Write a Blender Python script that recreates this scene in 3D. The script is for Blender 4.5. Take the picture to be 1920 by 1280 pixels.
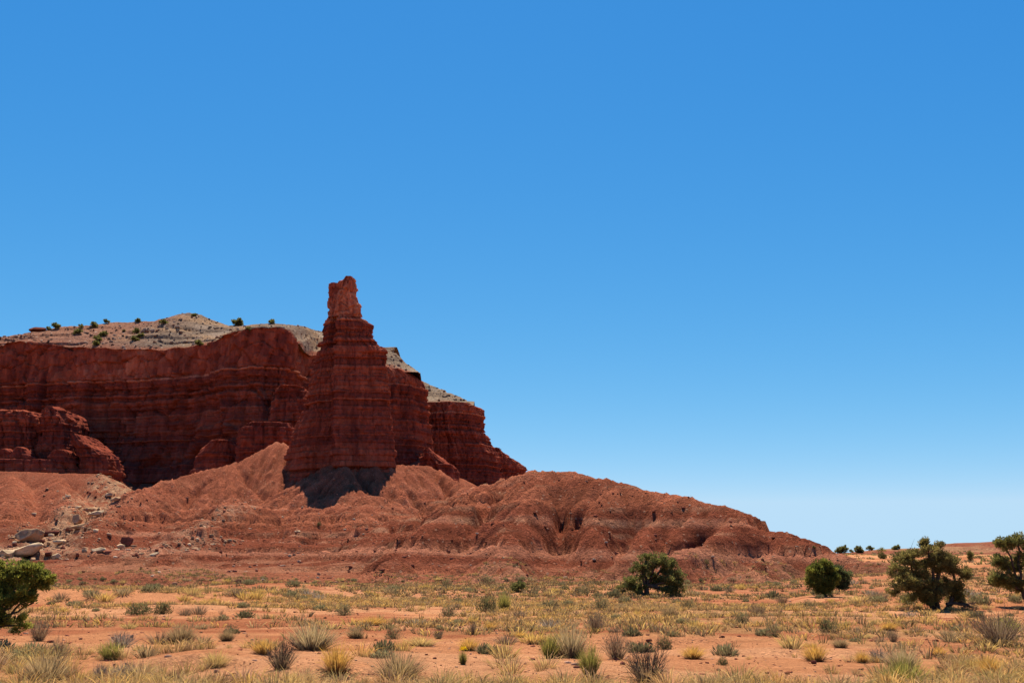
import bpy, math, random
import numpy as np
from mathutils import Vector

# ------------------------------------------------------------------ scene, camera, sky, sun
for o in list(bpy.data.objects):
    bpy.data.objects.remove(o)
scene = bpy.context.scene
COL = scene.collection
EYE = 1.7
FPX = 1900.0                       # focal length in pixels of the 1920 px wide picture
PITCH = math.atan((1075 - 640) / FPX)
cam_d = bpy.data.cameras.new('camera')
cam_d.sensor_width = 36.0
cam_d.lens = 36.0 * FPX / 1920.0
cam_d.clip_start = 0.1
cam_d.clip_end = 20000
cam = bpy.data.objects.new('camera', cam_d)
COL.objects.link(cam)
cam.location = (0, 0, EYE)
cam.rotation_euler = (math.radians(90) + PITCH, 0, 0)
scene.camera = cam

SUN = Vector((-0.03, 0.42, 0.905)).normalized()
sun_el = math.asin(SUN.z)
sun_az = math.atan2(SUN.x, SUN.y)
world = bpy.data.worlds.new('World')
scene.world = world
world.use_nodes = True
wn = world.node_tree
bg = wn.nodes['Background']
sky = wn.nodes.new('ShaderNodeTexSky')
sky.sky_type = 'NISHITA'
sky.sun_disc = False
sky.sun_elevation = sun_el
sky.sun_rotation = sun_az
sky.altitude = 1900
sky.air_density = 0.9
sky.dust_density = 0.5
sky.ozone_density = 1.5
# camera-like colour response of the sky, the same over the whole dome: gain * value ** power per channel
sep = wn.nodes.new('ShaderNodeSeparateColor')
comb = wn.nodes.new('ShaderNodeCombineColor')
wn.links.new(sky.outputs[0], sep.inputs[0])
for i, (pw, gain, top) in enumerate(((1.85, 0.0265, 0.50), (0.88, 0.138, 0.74), (0.42, 0.395, 0.95))):
    pn = wn.nodes.new('ShaderNodeMath')
    pn.operation = 'POWER'
    pn.inputs[1].default_value = pw
    gn = wn.nodes.new('ShaderNodeMath')
    gn.operation = 'MULTIPLY'
    gn.inputs[1].default_value = gain * 10
    mn = wn.nodes.new('ShaderNodeMath')
    mn.operation = 'MINIMUM'
    mn.inputs[1].default_value = top * 10
    wn.links.new(sep.outputs[i], pn.inputs[0])
    wn.links.new(pn.outputs[0], gn.inputs[0])
    wn.links.new(gn.outputs[0], mn.inputs[0])
    wn.links.new(mn.outputs[0], comb.inputs[i])
wn.links.new(comb.outputs[0], bg.inputs['Color'])
bg.inputs['Strength'].default_value = 0.059
sd = bpy.data.lights.new('sun', 'SUN')
sd.energy = 5.0
sd.angle = math.radians(0.53)
sd.color = (1.0, 0.93, 0.81)
so = bpy.data.objects.new('sun', sd)
COL.objects.link(so)
so.location = (0, 0, 300)
so.rotation_euler = (-SUN).to_track_quat('-Z', 'Y').to_euler()
vs = scene.view_settings
vs.view_transform = 'Standard'
vs.look = 'None'
vs.exposure = 0.75
vs.gamma = 1.0

# ------------------------------------------------------------------ pixel <-> world
CP, SP = math.cos(PITCH), math.sin(PITCH)


def ray(u, v):
    a, b = u - 960.0, 640.0 - v
    return np.array([a, CP * FPX - SP * b, SP * FPX + CP * b])


def P(u, v, Y):
    d = ray(u, v)
    t = Y / d[1]
    return np.array([d[0] * t, Y, EYE + d[2] * t])


def XU(u, Y, v=850):
    return P(u, v, Y)[0]


def ZV(v, Y):
    return P(960, v, Y)[2]


# ------------------------------------------------------------------ noise
_rs = np.random.RandomState(7)
T2 = _rs.rand(256, 256)
T3 = _rs.rand(64, 64, 64)


def n2(x, y, seed=0):
    x = np.asarray(x, float) + seed * 17.31
    y = np.asarray(y, float) + seed * 9.77
    ix, iy = np.floor(x).astype(int), np.floor(y).astype(int)
    fx, fy = x - ix, y - iy
    fx = fx * fx * (3 - 2 * fx)
    fy = fy * fy * (3 - 2 * fy)
    a, b = ix & 255, (ix + 1) & 255
    c, d = iy & 255, (iy + 1) & 255
    return (T2[a, c] * (1 - fx) + T2[b, c] * fx) * (1 - fy) + (T2[a, d] * (1 - fx) + T2[b, d] * fx) * fy


def fb2(x, y, seed=0, octv=4, gain=0.5):
    s, a, t = 0.0, 1.0, 0.0
    for i in range(octv):
        s = s + a * n2(x * 2.03 ** i, y * 2.03 ** i, seed + i * 3)
        t += a
        a *= gain
    return s / t - 0.5


def n3(p, seed=0):
    p = p + seed * 7.13
    i = np.floor(p).astype(int)
    f = p - i
    f = f * f * (3 - 2 * f)
    r = 0
    for dx in (0, 1):
        for dy in (0, 1):
            for dz in (0, 1):
                w = (f[:, 0] if dx else 1 - f[:, 0]) * (f[:, 1] if dy else 1 - f[:, 1]) * (f[:, 2] if dz else 1 - f[:, 2])
                r = r + w * T3[(i[:, 0] + dx) & 63, (i[:, 1] + dy) & 63, (i[:, 2] + dz) & 63]
    return r


def cell2(x, y, seed=0):
    """jittered cells: random value of the cell, distance to its edge, offset from its centre"""
    ix, iy = np.floor(x).astype(int), np.floor(y).astype(int)
    f1 = np.full(np.shape(x), 9.0)
    f2 = f1.copy()
    rid = np.zeros(np.shape(x))
    ox, oy = rid.copy(), rid.copy()
    for a in (-1, 0, 1):
        for b in (-1, 0, 1):
            jx, jy = ix + a, iy + b
            hx = T2[(jx + seed * 13) & 255, (jy + seed * 7) & 255]
            hy = T2[(jx + seed * 5 + 91) & 255, (jy + seed * 3 + 37) & 255]
            dx, dy = x - (jx + 0.15 + 0.7 * hx), y - (jy + 0.15 + 0.7 * hy)
            d = np.hypot(dx, dy)
            new = d < f1
            f2 = np.where(new, f1, np.minimum(f2, d))
            rid = np.where(new, T2[(jx + seed * 3 + 50) & 255, (jy + seed * 11 + 11) & 255], rid)
            ox, oy = np.where(new, dx, ox), np.where(new, dy, oy)
            f1 = np.where(new, d, f1)
    return rid, f2 - f1, ox, oy


def facet(x, y, seed, amp, tilt=0.9, crack=0.5):
    """broken rock face: flat tilted facets with open joints between them"""
    r, e, ox, oy = cell2(x, y, seed)
    t1, t2 = (r * 7.31) % 1.0 - 0.5, (r * 13.7) % 1.0 - 0.5
    return amp * ((r - 0.5) + tilt * (t1 * ox + t2 * oy)) - crack * sst(0.09, 0.0, e)


def sst(a, b, x):
    t = np.clip((x - a) / (b - a), 0, 1)
    return t * t * (3 - 2 * t)


def lerp(a, b, t):
    return a + (b - a) * t


def mixc(a, b, t):
    return np.asarray(a) * (1 - t[..., None]) + np.asarray(b) * t[..., None]


# ------------------------------------------------------------------ mesh helpers
def mesh(name, V, F, mat, col=None, smooth=False):
    V = np.asarray(V, np.float32)
    me = bpy.data.meshes.new(name)
    fl = F if isinstance(F, list) else [F]
    fl = [np.asarray(f, np.int32) for f in fl if len(f)]
    nl = sum(f.size for f in fl)
    npoly = sum(len(f) for f in fl)
    me.vertices.add(len(V))
    me.vertices.foreach_set('co', V.ravel())
    me.loops.add(nl)
    me.loops.foreach_set('vertex_index', np.concatenate([f.ravel() for f in fl]))
    me.polygons.add(npoly)
    tot = np.concatenate([np.full(len(f), f.shape[1], np.int32) for f in fl])
    st = np.concatenate([[0], np.cumsum(tot)[:-1]]).astype(np.int32)
    me.polygons.foreach_set('loop_start', st)
    me.polygons.foreach_set('loop_total', tot)
    me.update(calc_edges=True)
    if smooth:
        me.polygons.foreach_set('use_smooth', np.ones(npoly, bool))
    if col is not None:
        ca = me.color_attributes.new('col', 'FLOAT_COLOR', 'POINT')
        c4 = np.ones((len(V), 4), np.float32)
        c4[:, :3] = col
        ca.data.foreach_set('color', c4.ravel())
    me.materials.append(mat)
    return me


def obj(name, me, parent=None, loc=(0, 0, 0), rz=0.0, sc=1.0):
    o = bpy.data.objects.new(name, me)
    COL.objects.link(o)
    o.location = loc
    o.rotation_euler = (0, 0, rz)
    o.scale = (sc, sc, sc) if not hasattr(sc, '__len__') else sc
    if parent is not None:
        o.parent = parent
    return o


def tag(o, label=None, cat=None, group=None, kind=None):
    for k, v in (('label', label), ('category', cat), ('group', group), ('kind', kind)):
        if v:
            o[k] = v
    return o


def gridF(nr, nc, wrap=False):
    r = np.arange(nr - 1)[:, None]
    c = np.arange(nc if wrap else nc - 1)[None, :]
    a = r * nc + c
    b = r * nc + (c + 1) % nc
    return np.stack([a, b, b + nc, a + nc], -1).reshape(-1, 4)


# ------------------------------------------------------------------ materials
def matte(name, rough=0.95, nscale=1.0, namt=0.35, bump=0.0, bscale=4.0, stretch=(1, 1, 1), speck=None,
          trans=0.0, coord='Object', n2scale=None, n2amt=0.25, bdist=0.3):
    m = bpy.data.materials.new(name)
    m.use_nodes = True
    t = m.node_tree
    N, L = t.nodes, t.links
    b = N['Principled BSDF']
    b.inputs['Roughness'].default_value = rough
    b.inputs['Specular IOR Level'].default_value = 0.0 if not trans else 0.2
    at = N.new('ShaderNodeAttribute')
    at.attribute_name = 'col'
    out = at.outputs['Color']
    tc = N.new('ShaderNodeTexCoord')
    mp = N.new('ShaderNodeMapping')
    mp.inputs['Scale'].default_value = stretch
    L.new(tc.outputs[coord], mp.inputs['Vector'])

    def mulnoise(out, scale, amt):
        nz = N.new('ShaderNodeTexNoise')
        nz.inputs['Scale'].default_value = scale
        nz.inputs['Detail'].default_value = 5
        nz.inputs['Roughness'].default_value = 0.65
        L.new(mp.outputs[0], nz.inputs['Vector'])
        mr = N.new('ShaderNodeMapRange')
        mr.inputs['From Min'].default_value = 0.3
        mr.inputs['From Max'].default_value = 0.7
        mr.inputs['To Min'].default_value = 1 - amt
        mr.inputs['To Max'].default_value = 1 + amt
        L.new(nz.outputs['Fac'], mr.inputs['Value'])
        mx = N.new('ShaderNodeVectorMath')
        mx.operation = 'SCALE'
        L.new(out, mx.inputs[0])
        L.new(mr.outputs[0], mx.inputs['Scale'])
        return mx.outputs[0]
    if namt:
        out = mulnoise(out, nscale, namt)
    if n2scale:
        out = mulnoise(out, n2scale, n2amt)
    if speck:
        sc_, thr, scol, amt = speck
        vo = N.new('ShaderNodeTexVoronoi')
        vo.inputs['Scale'].default_value = sc_
        L.new(tc.outputs[coord], vo.inputs['Vector'])
        cr = N.new('ShaderNodeMapRange')
        cr.inputs['From Min'].default_value = thr
        cr.inputs['From Max'].default_value = thr * 0.7
        cr.inputs['To Min'].default_value = 0
        cr.inputs['To Max'].default_value = amt
        L.new(vo.outputs['Distance'], cr.inputs['Value'])
        # only some cells carry a stone
        sep = N.new('ShaderNodeSeparateColor')
        L.new(vo.outputs['Color'], sep.inputs[0])
        gt = N.new('ShaderNodeMath')
        gt.operation = 'GREATER_THAN'
        gt.inputs[1].default_value = 0.55
        L.new(sep.outputs[0], gt.inputs[0])
        mu = N.new('ShaderNodeMath')
        mu.operation = 'MULTIPLY'
        L.new(cr.outputs[0], mu.inputs[0])
        L.new(gt.outputs[0], mu.inputs[1])
        mx = N.new('ShaderNodeMix')
        mx.data_type = 'RGBA'
        mx.inputs['B'].default_value = (*scol, 1)
        L.new(mu.outputs[0], mx.inputs['Factor'])
        L.new(out, mx.inputs['A'])
        out = mx.outputs['Result']
    L.new(out, b.inputs['Base Color'])
    if bump:
        nz = N.new('ShaderNodeTexNoise')
        nz.inputs['Scale'].default_value = bscale
        nz.inputs['Detail'].default_value = 6
        nz.inputs['Roughness'].default_value = 0.7
        L.new(mp.outputs[0], nz.inputs['Vector'])
        bp = N.new('ShaderNodeBump')
        bp.inputs['Strength'].default_value = bump
        bp.inputs['Distance'].default_value = bdist
        L.new(nz.outputs['Fac'], bp.inputs['Height'])
        L.new(bp.outputs[0], b.inputs['Normal'])
    if trans:
        tr = N.new('ShaderNodeBsdfTranslucent')
        L.new(out, tr.inputs['Color'])
        ms = N.new('ShaderNodeMixShader')
        ms.inputs[0].default_value = trans
        L.new(b.outputs[0], ms.inputs[1])
        L.new(tr.outputs[0], ms.inputs[2])
        L.new(ms.outputs[0], N['Material Output'].inputs['Surface'])
    return m


M_GROUND = matte('sandy_soil', nscale=0.9, namt=0.16, bump=1.0, bscale=8, bdist=0.16, n2scale=11, n2amt=0.34,
                 speck=(6.5, 0.24, (0.20, 0.075, 0.045), 0.7))
M_HILL = matte('red_badland_soil', nscale=0.35, namt=0.20, bump=1.0, bscale=1.6, bdist=1.2, n2scale=3.0, n2amt=0.42,
               speck=(0.9, 0.22, (0.46, 0.26, 0.16), 0.55))
M_CLIFF = matte('banded_red_rock', nscale=0.13, namt=0.28, stretch=(1, 1, 0.22), bump=0.8, bscale=0.8, bdist=0.8, n2scale=0.9, n2amt=0.22)
M_MESA = matte('grey_mesa_soil', nscale=0.12, namt=0.16, bump=1.0, bscale=0.5, bdist=1.2, n2scale=0.9, n2amt=0.30,
               speck=(0.35, 0.25, (0.40, 0.31, 0.23), 0.6))
M_STONE = matte('boulder_stone', nscale=0.5, namt=0.25, bump=0.7, bscale=2.0, bdist=0.3)
M_BARK = matte('juniper_bark', nscale=6, namt=0.3, stretch=(1, 1, 0.2), bump=0.6, bscale=12, bdist=0.03)
M_LEAF = matte('juniper_foliage', rough=0.8, nscale=2, namt=0.2, trans=0.5)
M_GRASS = matte('dry_grass', rough=0.85, nscale=3, namt=0.12, trans=0.5)
M_TWIG = matte('dry_twig', rough=0.9, nscale=5, namt=0.2)


# ------------------------------------------------------------------ the ground
def smoothstep_path(x, pts):
    return np.interp(x, [p[0] for p in pts], [p[1] for p in pts])


def ground_h(x, y, fine=True):
    x = np.asarray(x, float)
    y = np.asarray(y, float)
    r = np.hypot(x, y)
    z = np.interp(y, [-100, 30, 60, 140, 200, 500], [0, 0, 0.0, 0.25, 0.3, 0])
    right = sst(14, 62, x - 0.03 * y)
    rise = np.interp(y, [40, 60, 100, 150, 220, 300, 350, 500, 800], [0, 0.1, 0.9, 2.6, 4.8, 6.4, 6.0, 3, 0])
    z = z + right * rise
    near = sst(5, 14, r)
    z = z + near * 0.55 * fb2(x * 0.045, y * 0.045, 3, 3) + near * 0.9 * fb2(x * 0.018, y * 0.02, 5, 2)
    z = z * 1.0 + 0.35 * sst(0.52, 0.72, n2(x * 0.06, y * 0.05, 11)) * sst(25, 45, y)
    # low bare sand mounds on the left
    for (mx, my, sx, sy, h) in ((-28, 66, 9, 5, 0.55), (-19, 82, 8, 4, 0.55), (-38, 88, 14, 5, 0.4), (-16, 50, 6, 3, 0.30), (26, 62, 10, 4, 0.4)):
        z = z + h * np.exp(-((x - mx) / sx) ** 2 - ((y - my) / sy) ** 2)
    # little cut banks of dry runnels, each facing the camera
    for i, (yc, h, x0, x1) in enumerate(((20.2, 0.17, -7.2, -5.4), (19.0, 0.13, -4.4, -1.6), (17.8, 0.13, 0.2, 2.4), (30, 0.10, -1, 6), (38, 0.12, -18, -8), (27, 0.08, 6, 14), (50, 0.14, 5, 18))):
        line = yc + 1.6 * fb2(x * 0.25, x * 0 + i * 5.5, 20 + i, 3) * 2 + 0.35 * (n2(x * 2.2, y * 0 + i, 30 + i) - 0.5)
        msk = sst(x0 - 1, x0 + 1, x) * (1 - sst(x1 - 1, x1 + 1, x))
        z = z + h * msk * (sst(-0.02, 0.14, y - line) - sst(0.5, 7, y - line))
        z = z - h * 0.25 * msk * sst(-2.5, -0.02, y - line) * (1 - sst(-0.02, 0.14, y - line))
    if fine:
        z = z + near * 0.06 * fb2(x * 0.6, y * 0.6, 8, 3) + 0.022 * fb2(x * 2.8, y * 2.8, 9, 2) * (1 - sst(30, 80, r))
    return z


def build_ground():
    a1 = np.radians(np.linspace(-36, 36, 470))
    a2 = np.radians(np.linspace(36, 324, 80))[1:-1]
    ang = np.concatenate([a1, a2])
    rad = np.concatenate([[0.02, 1.5, 3, 4.5], np.geomspace(6, 420, 560), np.geomspace(460, 9000, 40)])
    A, R = np.meshgrid(ang, rad)
    x, y = R * np.sin(A), R * np.cos(A)
    z = ground_h(x, y)
    V = np.stack([x, y, z], -1).reshape(-1, 3)
    F = gridF(len(rad), len(ang), True)
    X, Y = V[:, 0], V[:, 1]
    sand = np.array([0.46, 0.190, 0.083])
    red = np.array([0.33, 0.112, 0.050])
    pale = np.array([0.53, 0.245, 0.115])
    c = mixc(sand, red, sst(0.42, 0.68, n2(X * 0.09, Y * 0.13, 41) * 0.6 + n2(X * 0.5, Y * 0.8, 42) * 0.4))
    c = mixc(c, pale, 0.8 * sst(0.55, 0.75, n2(X * 0.12, Y * 0.3, 43) * 0.7 + n2(X * 0.9, Y * 1.6, 44) * 0.3))
    c = mixc(c, [0.30, 0.098, 0.050], np.clip(sst(58, 112, Y + 40 * fb2(X * 0.06, Y * 0.06, 49, 4)) * sst(75, 10, X), 0, 1) * 0.85)
    straw = sst(0.40, 0.62, fb2(X * 0.07, Y * 0.11, 47, 4) + 0.5) * sst(0.35, 0.6, n2(X * 0.6, Y * 1.1, 48))
    c = mixc(c, [0.38, 0.23, 0.09], 0.45 * straw)
    o = obj('ground', mesh('ground', V, F, M_GROUND, c, True))
    tag(o, kind='structure')


build_ground()


# ------------------------------------------------------------------ red badland hill and talus
def tent(X, Y, pts, k, rnd=2.0, kp=1.0):
    """height of a ridge polyline whose sides fall away with slope k"""
    best = np.full(X.shape, -1e9)
    for a, b in zip(pts[:-1], pts[1:]):
        dx, dy = b[0] - a[0], b[1] - a[1]
        t = np.clip(((X - a[0]) * dx + (Y - a[1]) * dy) / (dx * dx + dy * dy), 0, 1)
        d = np.hypot(X - (a[0] + t * dx), Y - (a[1] + t * dy))
        h = a[2] + t * (b[2] - a[2]) - k * (np.sqrt(d * d + rnd * rnd) - rnd)
        best = np.maximum(best, h)
    return best


def smax(a, b, s=1.2):
    h = np.clip(0.5 + 0.5 * (a - b) / s, 0, 1)
    return b + (a - b) * h + s * h * (1 - h) * 0.5


def uvY(*l):
    return [P(*q) for q in l]


RIDGE = uvY((880, 921, 236), (930, 908, 224), (985, 894, 208), (1012, 885, 200), (1040, 883, 192), (1075, 886, 188), (1100, 893, 185), (1150, 906, 181),
            (1210, 921, 176), (1260, 932, 172), (1310, 943, 168), (1345, 965, 165), (1380, 984, 162), (1430, 1003, 158), (1480, 1014, 155),
            (1520, 1026, 152), (1560, 1036, 149), (1620, 1044, 145), (1680, 1062, 138))
SPURS = [
    (uvY((1030, 886, 192), (960, 940, 180), (955, 962, 174), (985, 1010, 152), (990, 1062, 132)), 0.50),
    (uvY((1180, 914, 178), (1150, 940, 171), (1095, 985, 154), (1050, 1052, 131)), 0.50),
    (uvY((1310, 943, 168), (1220, 979, 156), (1140, 1015, 142), (1085, 1066, 123)), 0.48),
    (uvY((1390, 992, 161), (1330, 1000, 149), (1230, 1042, 130), (1180, 1080, 114)), 0.45),
    (uvY((1480, 1018, 155), (1430, 1042, 138), (1390, 1068, 120)), 0.45),
    (uvY((985, 894, 208), (870, 945, 206), (810, 990, 184), (770, 1035, 160), (750, 1070, 145)), 0.30),
    (uvY((900, 925, 235), (800, 960, 226), (720, 1000, 206), (640, 1040, 180), (600, 1072, 155)), 0.27),
    (uvY((700, 930, 300), (690, 975, 264), (610, 1020, 222), (520, 1055, 185)), 0.27),
    (uvY((600, 960, 285), (540, 1000, 250), (430, 1040, 210), (330, 1066, 178)), 0.27),
    (uvY((440, 940, 300), (360, 1000, 255), (250, 1040, 215), (120, 1064, 185)), 0.26),
]
CREST = [
    (uvY((640, 862, 340), (700, 868, 338), (760, 872, 345), (800, 872, 360), (850, 900, 345), (885, 921, 330)), 0.60),
    (uvY((645, 874, 330), (660, 905, 318), (640, 960, 300)), 0.55),
    (uvY((520, 831, 362), (440, 868, 352), (350, 890, 342), (275, 915, 322), (205, 960, 292), (160, 1015, 245)), 0.55),
    (uvY((-500, 880, 400), (-200, 880, 398), (0, 882, 396), (100, 885, 394), (190, 888, 392)), 0.52),
    (uvY((20, 885, 394), (25, 940, 330), (10, 985, 285)), 0.5),
    (uvY((110, 888, 394), (125, 935, 345), (130, 960, 310)), 0.5),
    (uvY((-150, 885, 394), (-160, 960, 320), (-180, 1030, 250)), 0.5),
    (uvY((800, 855, 470), (860, 895, 455), (900, 915, 445)), 0.5),
    (uvY((900, 912, 540), (990, 900, 560)), 0.45),
]

def gxy(*l):
    return [(XU(u, Y, 980), Y) for u, Y in l]


GULLIES = [  # plan course from head to mouth, depth, half width
    (gxy((1065, 189), (1040, 172), (1030, 152), (1015, 130)), 4.2, 8),
    (gxy((1130, 184), (1085, 168), (1060, 150), (1035, 128)), 2.6, 5),
    (gxy((1235, 175), (1160, 160), (1100, 145), (1068, 122)), 4.2, 8),
    (gxy((1290, 170), (1220, 155), (1150, 138), (1100, 118)), 2.4, 5),
    (gxy((1345, 166), (1270, 152), (1180, 135), (1130, 112)), 4.0, 7.5),
    (gxy((1430, 159), (1370, 144), (1290, 122)), 3.2, 7),
    (gxy((1510, 152), (1470, 138), (1420, 118)), 2.2, 6),
    (gxy((985, 206), (930, 190), (880, 170), (865, 145)), 2.2, 8),
    (gxy((870, 232), (800, 215), (740, 195), (690, 160)), 1.7, 8),
    (gxy((800, 250), (760, 225), (690, 200), (630, 160)), 1.3, 6),
    (gxy((690, 268), (640, 240), (560, 205), (500, 165)), 1.5, 7),
    (gxy((560, 270), (500, 240), (400, 205), (320, 168)), 1.5, 7),
    (gxy((400, 265), (330, 235), (230, 200), (150, 165)), 1.6, 8),
]


def gully(X, Y, pts, dep, wid):
    L = [0.0]
    for a, b in zip(pts[:-1], pts[1:]):
        L.append(L[-1] + math.hypot(b[0] - a[0], b[1] - a[1]))
    best = np.full(X.shape, 1e9)
    along = np.zeros(X.shape)
    for i, (a, b) in enumerate(zip(pts[:-1], pts[1:])):
        dx, dy = b[0] - a[0], b[1] - a[1]
        t = np.clip(((X - a[0]) * dx + (Y - a[1]) * dy) / (dx * dx + dy * dy), 0, 1)
        d = np.hypot(X - (a[0] + t * dx), Y - (a[1] + t * dy))
        q = (L[i] + t * (L[i + 1] - L[i])) / L[-1]
        along = np.where(d < best, q, along)
        best = np.minimum(best, d)
    prof = sst(0, 0.25, along) * (1 - 0.8 * sst(0.6, 1.0, along))
    return dep * prof * np.clip(1 - best / (wid * (0.5 + 0.6 * along)), 0, 1) ** 1.15


HX = np.arange(-330, 130.1, 0.8)
HY = np.arange(104, 640.1, 0.8)


def erode(H, cell, batches, n, steps, seed, rate=0.3):
    rs = np.random.RandomState(seed)
    ny, nx = H.shape
    for b in range(batches):
        px = rs.rand(n) * (nx - 3) + 1
        py = rs.rand(n) * (ny - 3) + 1
        dx = np.zeros(n)
        dy = np.zeros(n)
        sed = np.zeros(n)
        vel = np.ones(n)
        for s in range(steps):
            ix, iy = px.astype(int), py.astype(int)
            fx, fy = px - ix, py - iy
            h00, h10, h01, h11 = H[iy, ix], H[iy, ix + 1], H[iy + 1, ix], H[iy + 1, ix + 1]
            gx = (h10 - h00) * (1 - fy) + (h11 - h01) * fy
            gy = (h01 - h00) * (1 - fx) + (h11 - h10) * fx
            h = h00 * (1 - fx) * (1 - fy) + h10 * fx * (1 - fy) + h01 * (1 - fx) * fy + h11 * fx * fy
            dx = dx * 0.25 - gx * 0.75
            dy = dy * 0.25 - gy * 0.75
            l = np.hypot(dx, dy) + 1e-9
            dx, dy = dx / l, dy / l
            qx = np.clip(px + dx, 1, nx - 2.01)
            qy = np.clip(py + dy, 1, ny - 2.01)
            jx, jy = qx.astype(int), qy.astype(int)
            ex, ey = qx - jx, qy - jy
            hn = H[jy, jx] * (1 - ex) * (1 - ey) + H[jy, jx + 1] * ex * (1 - ey) + H[jy + 1, jx] * (1 - ex) * ey + H[jy + 1, jx + 1] * ex * ey
            dh = hn - h
            cap = np.maximum(-dh, 0.01) * vel * 1.6
            amt = np.where(dh > 0, -np.minimum(dh, sed), np.where(sed > cap, -(sed - cap) * 0.25, np.minimum((cap - sed) * rate, np.maximum(-dh, 0) * 0.6)))
            amt = np.clip(amt, -0.06, 0.08)
            sed = sed + amt
            for ox, oy, w in ((0, 0, (1 - fx) * (1 - fy)), (1, 0, fx * (1 - fy)), (0, 1, (1 - fx) * fy), (1, 1, fx * fy)):
                H -= np.bincount((iy + oy) * nx + ix + ox, w * amt, ny * nx).reshape(ny, nx)
            vel = np.sqrt(np.clip(vel * vel - dh * 1.5, 0.1, 6))
            px, py = qx, qy
    return H


def build_hill():
    X, Y = np.meshgrid(HX, HY)
    wx = X + 6 * fb2(X * 0.05, Y * 0.05, 51, 3)
    wy = Y + 6 * fb2(X * 0.05, Y * 0.05, 57, 3)
    fall = 1 - sst(-45, 60, X)
    base = np.interp(Y, [100, 128, 150, 200, 250, 300, 350, 400, 450, 640], [-3, -0.6, 1.2, 3.2, 6.5, 12.5, 21, 31.5, 41, 58])
    base = base * fall - 3.0 * (1 - fall)
    base = base + (6.5 * fb2(X * 0.035, Y * 0.05, 61, 4) + 0.4) * sst(112, 135, Y) * fall
    H = base
    H = smax(tent(wx, wy, RIDGE, 0.43, 3.0), H, 1.5)
    for pts, k in SPURS:
        H = smax(tent(wx, wy, pts, k * 1.3, 1.8), H, 0.9)
    for pts, k in CREST:
        H = smax(tent(lerp(X, wx, 0.5), lerp(Y, wy, 0.5), pts, k, 1.5), H, 1.5)
    for pts, dep, wid in GULLIES:
        H = H - gully(wx, wy, pts, dep, wid)
    H = H + 0.4 * fb2(X * 0.22, Y * 0.22, 66, 3) * sst(30, 12, H)
    H = erode(H, 0.8, 12, 30000, 45, 5, 0.35)
    # a little smoothing
    K = H.copy()
    K[1:-1, 1:-1] = (H[1:-1, 1:-1] * 4 + H[:-2, 1:-1] + H[2:, 1:-1] + H[1:-1, :-2] + H[1:-1, 2:]) / 8
    return K


HH = build_hill()


def bil(G, x, y):
    fx = np.clip((np.asarray(x, float) - HX[0]) / 0.8, 0, len(HX) - 1.001)
    fy = np.clip((np.asarray(y, float) - HY[0]) / 0.8, 0, len(HY) - 1.001)
    ix, iy = fx.astype(int), fy.astype(int)
    fx, fy = fx - ix, fy - iy
    return (G[iy, ix] * (1 - fx) + G[iy, ix + 1] * fx) * (1 - fy) + (G[iy + 1, ix] * (1 - fx) + G[iy + 1, ix + 1] * fx) * fy




def make_rills():
    cs = 0.45
    gx = np.arange(HX[0], 125, cs)
    gy = np.arange(HY[0], 400, cs)
    X, Y = np.meshgrid(gx, gy)
    G = HH.copy()
    for _ in range(4):
        G[1:-1, 1:-1] = (G[:-2, 1:-1] + G[2:, 1:-1] + G[1:-1, :-2] + G[1:-1, 2:]) / 4
    dY, dX = np.gradient(G, 0.8)
    gxx, gyy = bil(dX, X, Y), bil(dY, X, Y)
    slope = np.hypot(gxx, gyy) + 1e-6
    ux, uy = gxx / slope, gyy / slope
    R = np.random.RandomState(3).rand(*X.shape)
    ix, iy = np.meshgrid(np.arange(len(gx)), np.arange(len(gy)))
    acc = R.copy()
    cnt = 1
    for sg in (1, -1):
        px, py = ix.astype(float), iy.astype(float)
        for k in range(11):
            jx = np.clip(px.astype(int), 0, len(gx) - 1)
            jy = np.clip(py.astype(int), 0, len(gy) - 1)
            px = px + sg * ux[jy, jx]
            py = py + sg * uy[jy, jx]
            acc += R[np.clip(py.astype(int), 0, len(gy) - 1), np.clip(px.astype(int), 0, len(gx) - 1)]
            cnt += 1
    acc = (acc / cnt - 0.5) / 0.06
    R = np.random.RandomState(4).rand(len(gy) // 4 + 2, len(gx) // 4 + 2)
    R = np.kron(R, np.ones((4, 4)))[:len(gy), :len(gx)]
    R[2:-2, 2:-2] = (R[:-4, 2:-2] + R[4:, 2:-2] + R[2:-2, :-4] + R[2:-2, 4:] + R[2:-2, 2:-2]) / 5
    wide = R.copy()
    cnt = 1
    for sg in (1, -1):
        px, py = ix.astype(float), iy.astype(float)
        for k in range(16):
            jx = np.clip(px.astype(int), 0, len(gx) - 1)
            jy = np.clip(py.astype(int), 0, len(gy) - 1)
            px = px + 1.5 * sg * ux[jy, jx]
            py = py + 1.5 * sg * uy[jy, jx]
            wide += R[np.clip(py.astype(int), 0, len(gy) - 1), np.clip(px.astype(int), 0, len(gx) - 1)]
            cnt += 1
    wide = wide / cnt
    wide = (wide - wide.mean()) / wide.std()
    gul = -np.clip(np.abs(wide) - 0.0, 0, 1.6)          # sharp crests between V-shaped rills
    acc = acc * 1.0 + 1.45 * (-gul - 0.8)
    return gx, gy, cs, np.clip(acc, -3.5, 3.5) * sst(0.08, 0.35, slope)


RGX, RGY, RCS, RILL = make_rills()


def rill(x, y):
    fx = np.clip((x - RGX[0]) / RCS, 0, len(RGX) - 1.01)
    fy = np.clip((y - RGY[0]) / RCS, 0, len(RGY) - 1.01)
    ix, iy = fx.astype(int), fy.astype(int)
    fx, fy = fx - ix, fy - iy
    r = (RILL[iy, ix] * (1 - fx) + RILL[iy, ix + 1] * fx) * (1 - fy) + (RILL[iy + 1, ix] * (1 - fx) + RILL[iy + 1, ix + 1] * fx) * fy
    return r * sst(395, 370, y)


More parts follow.
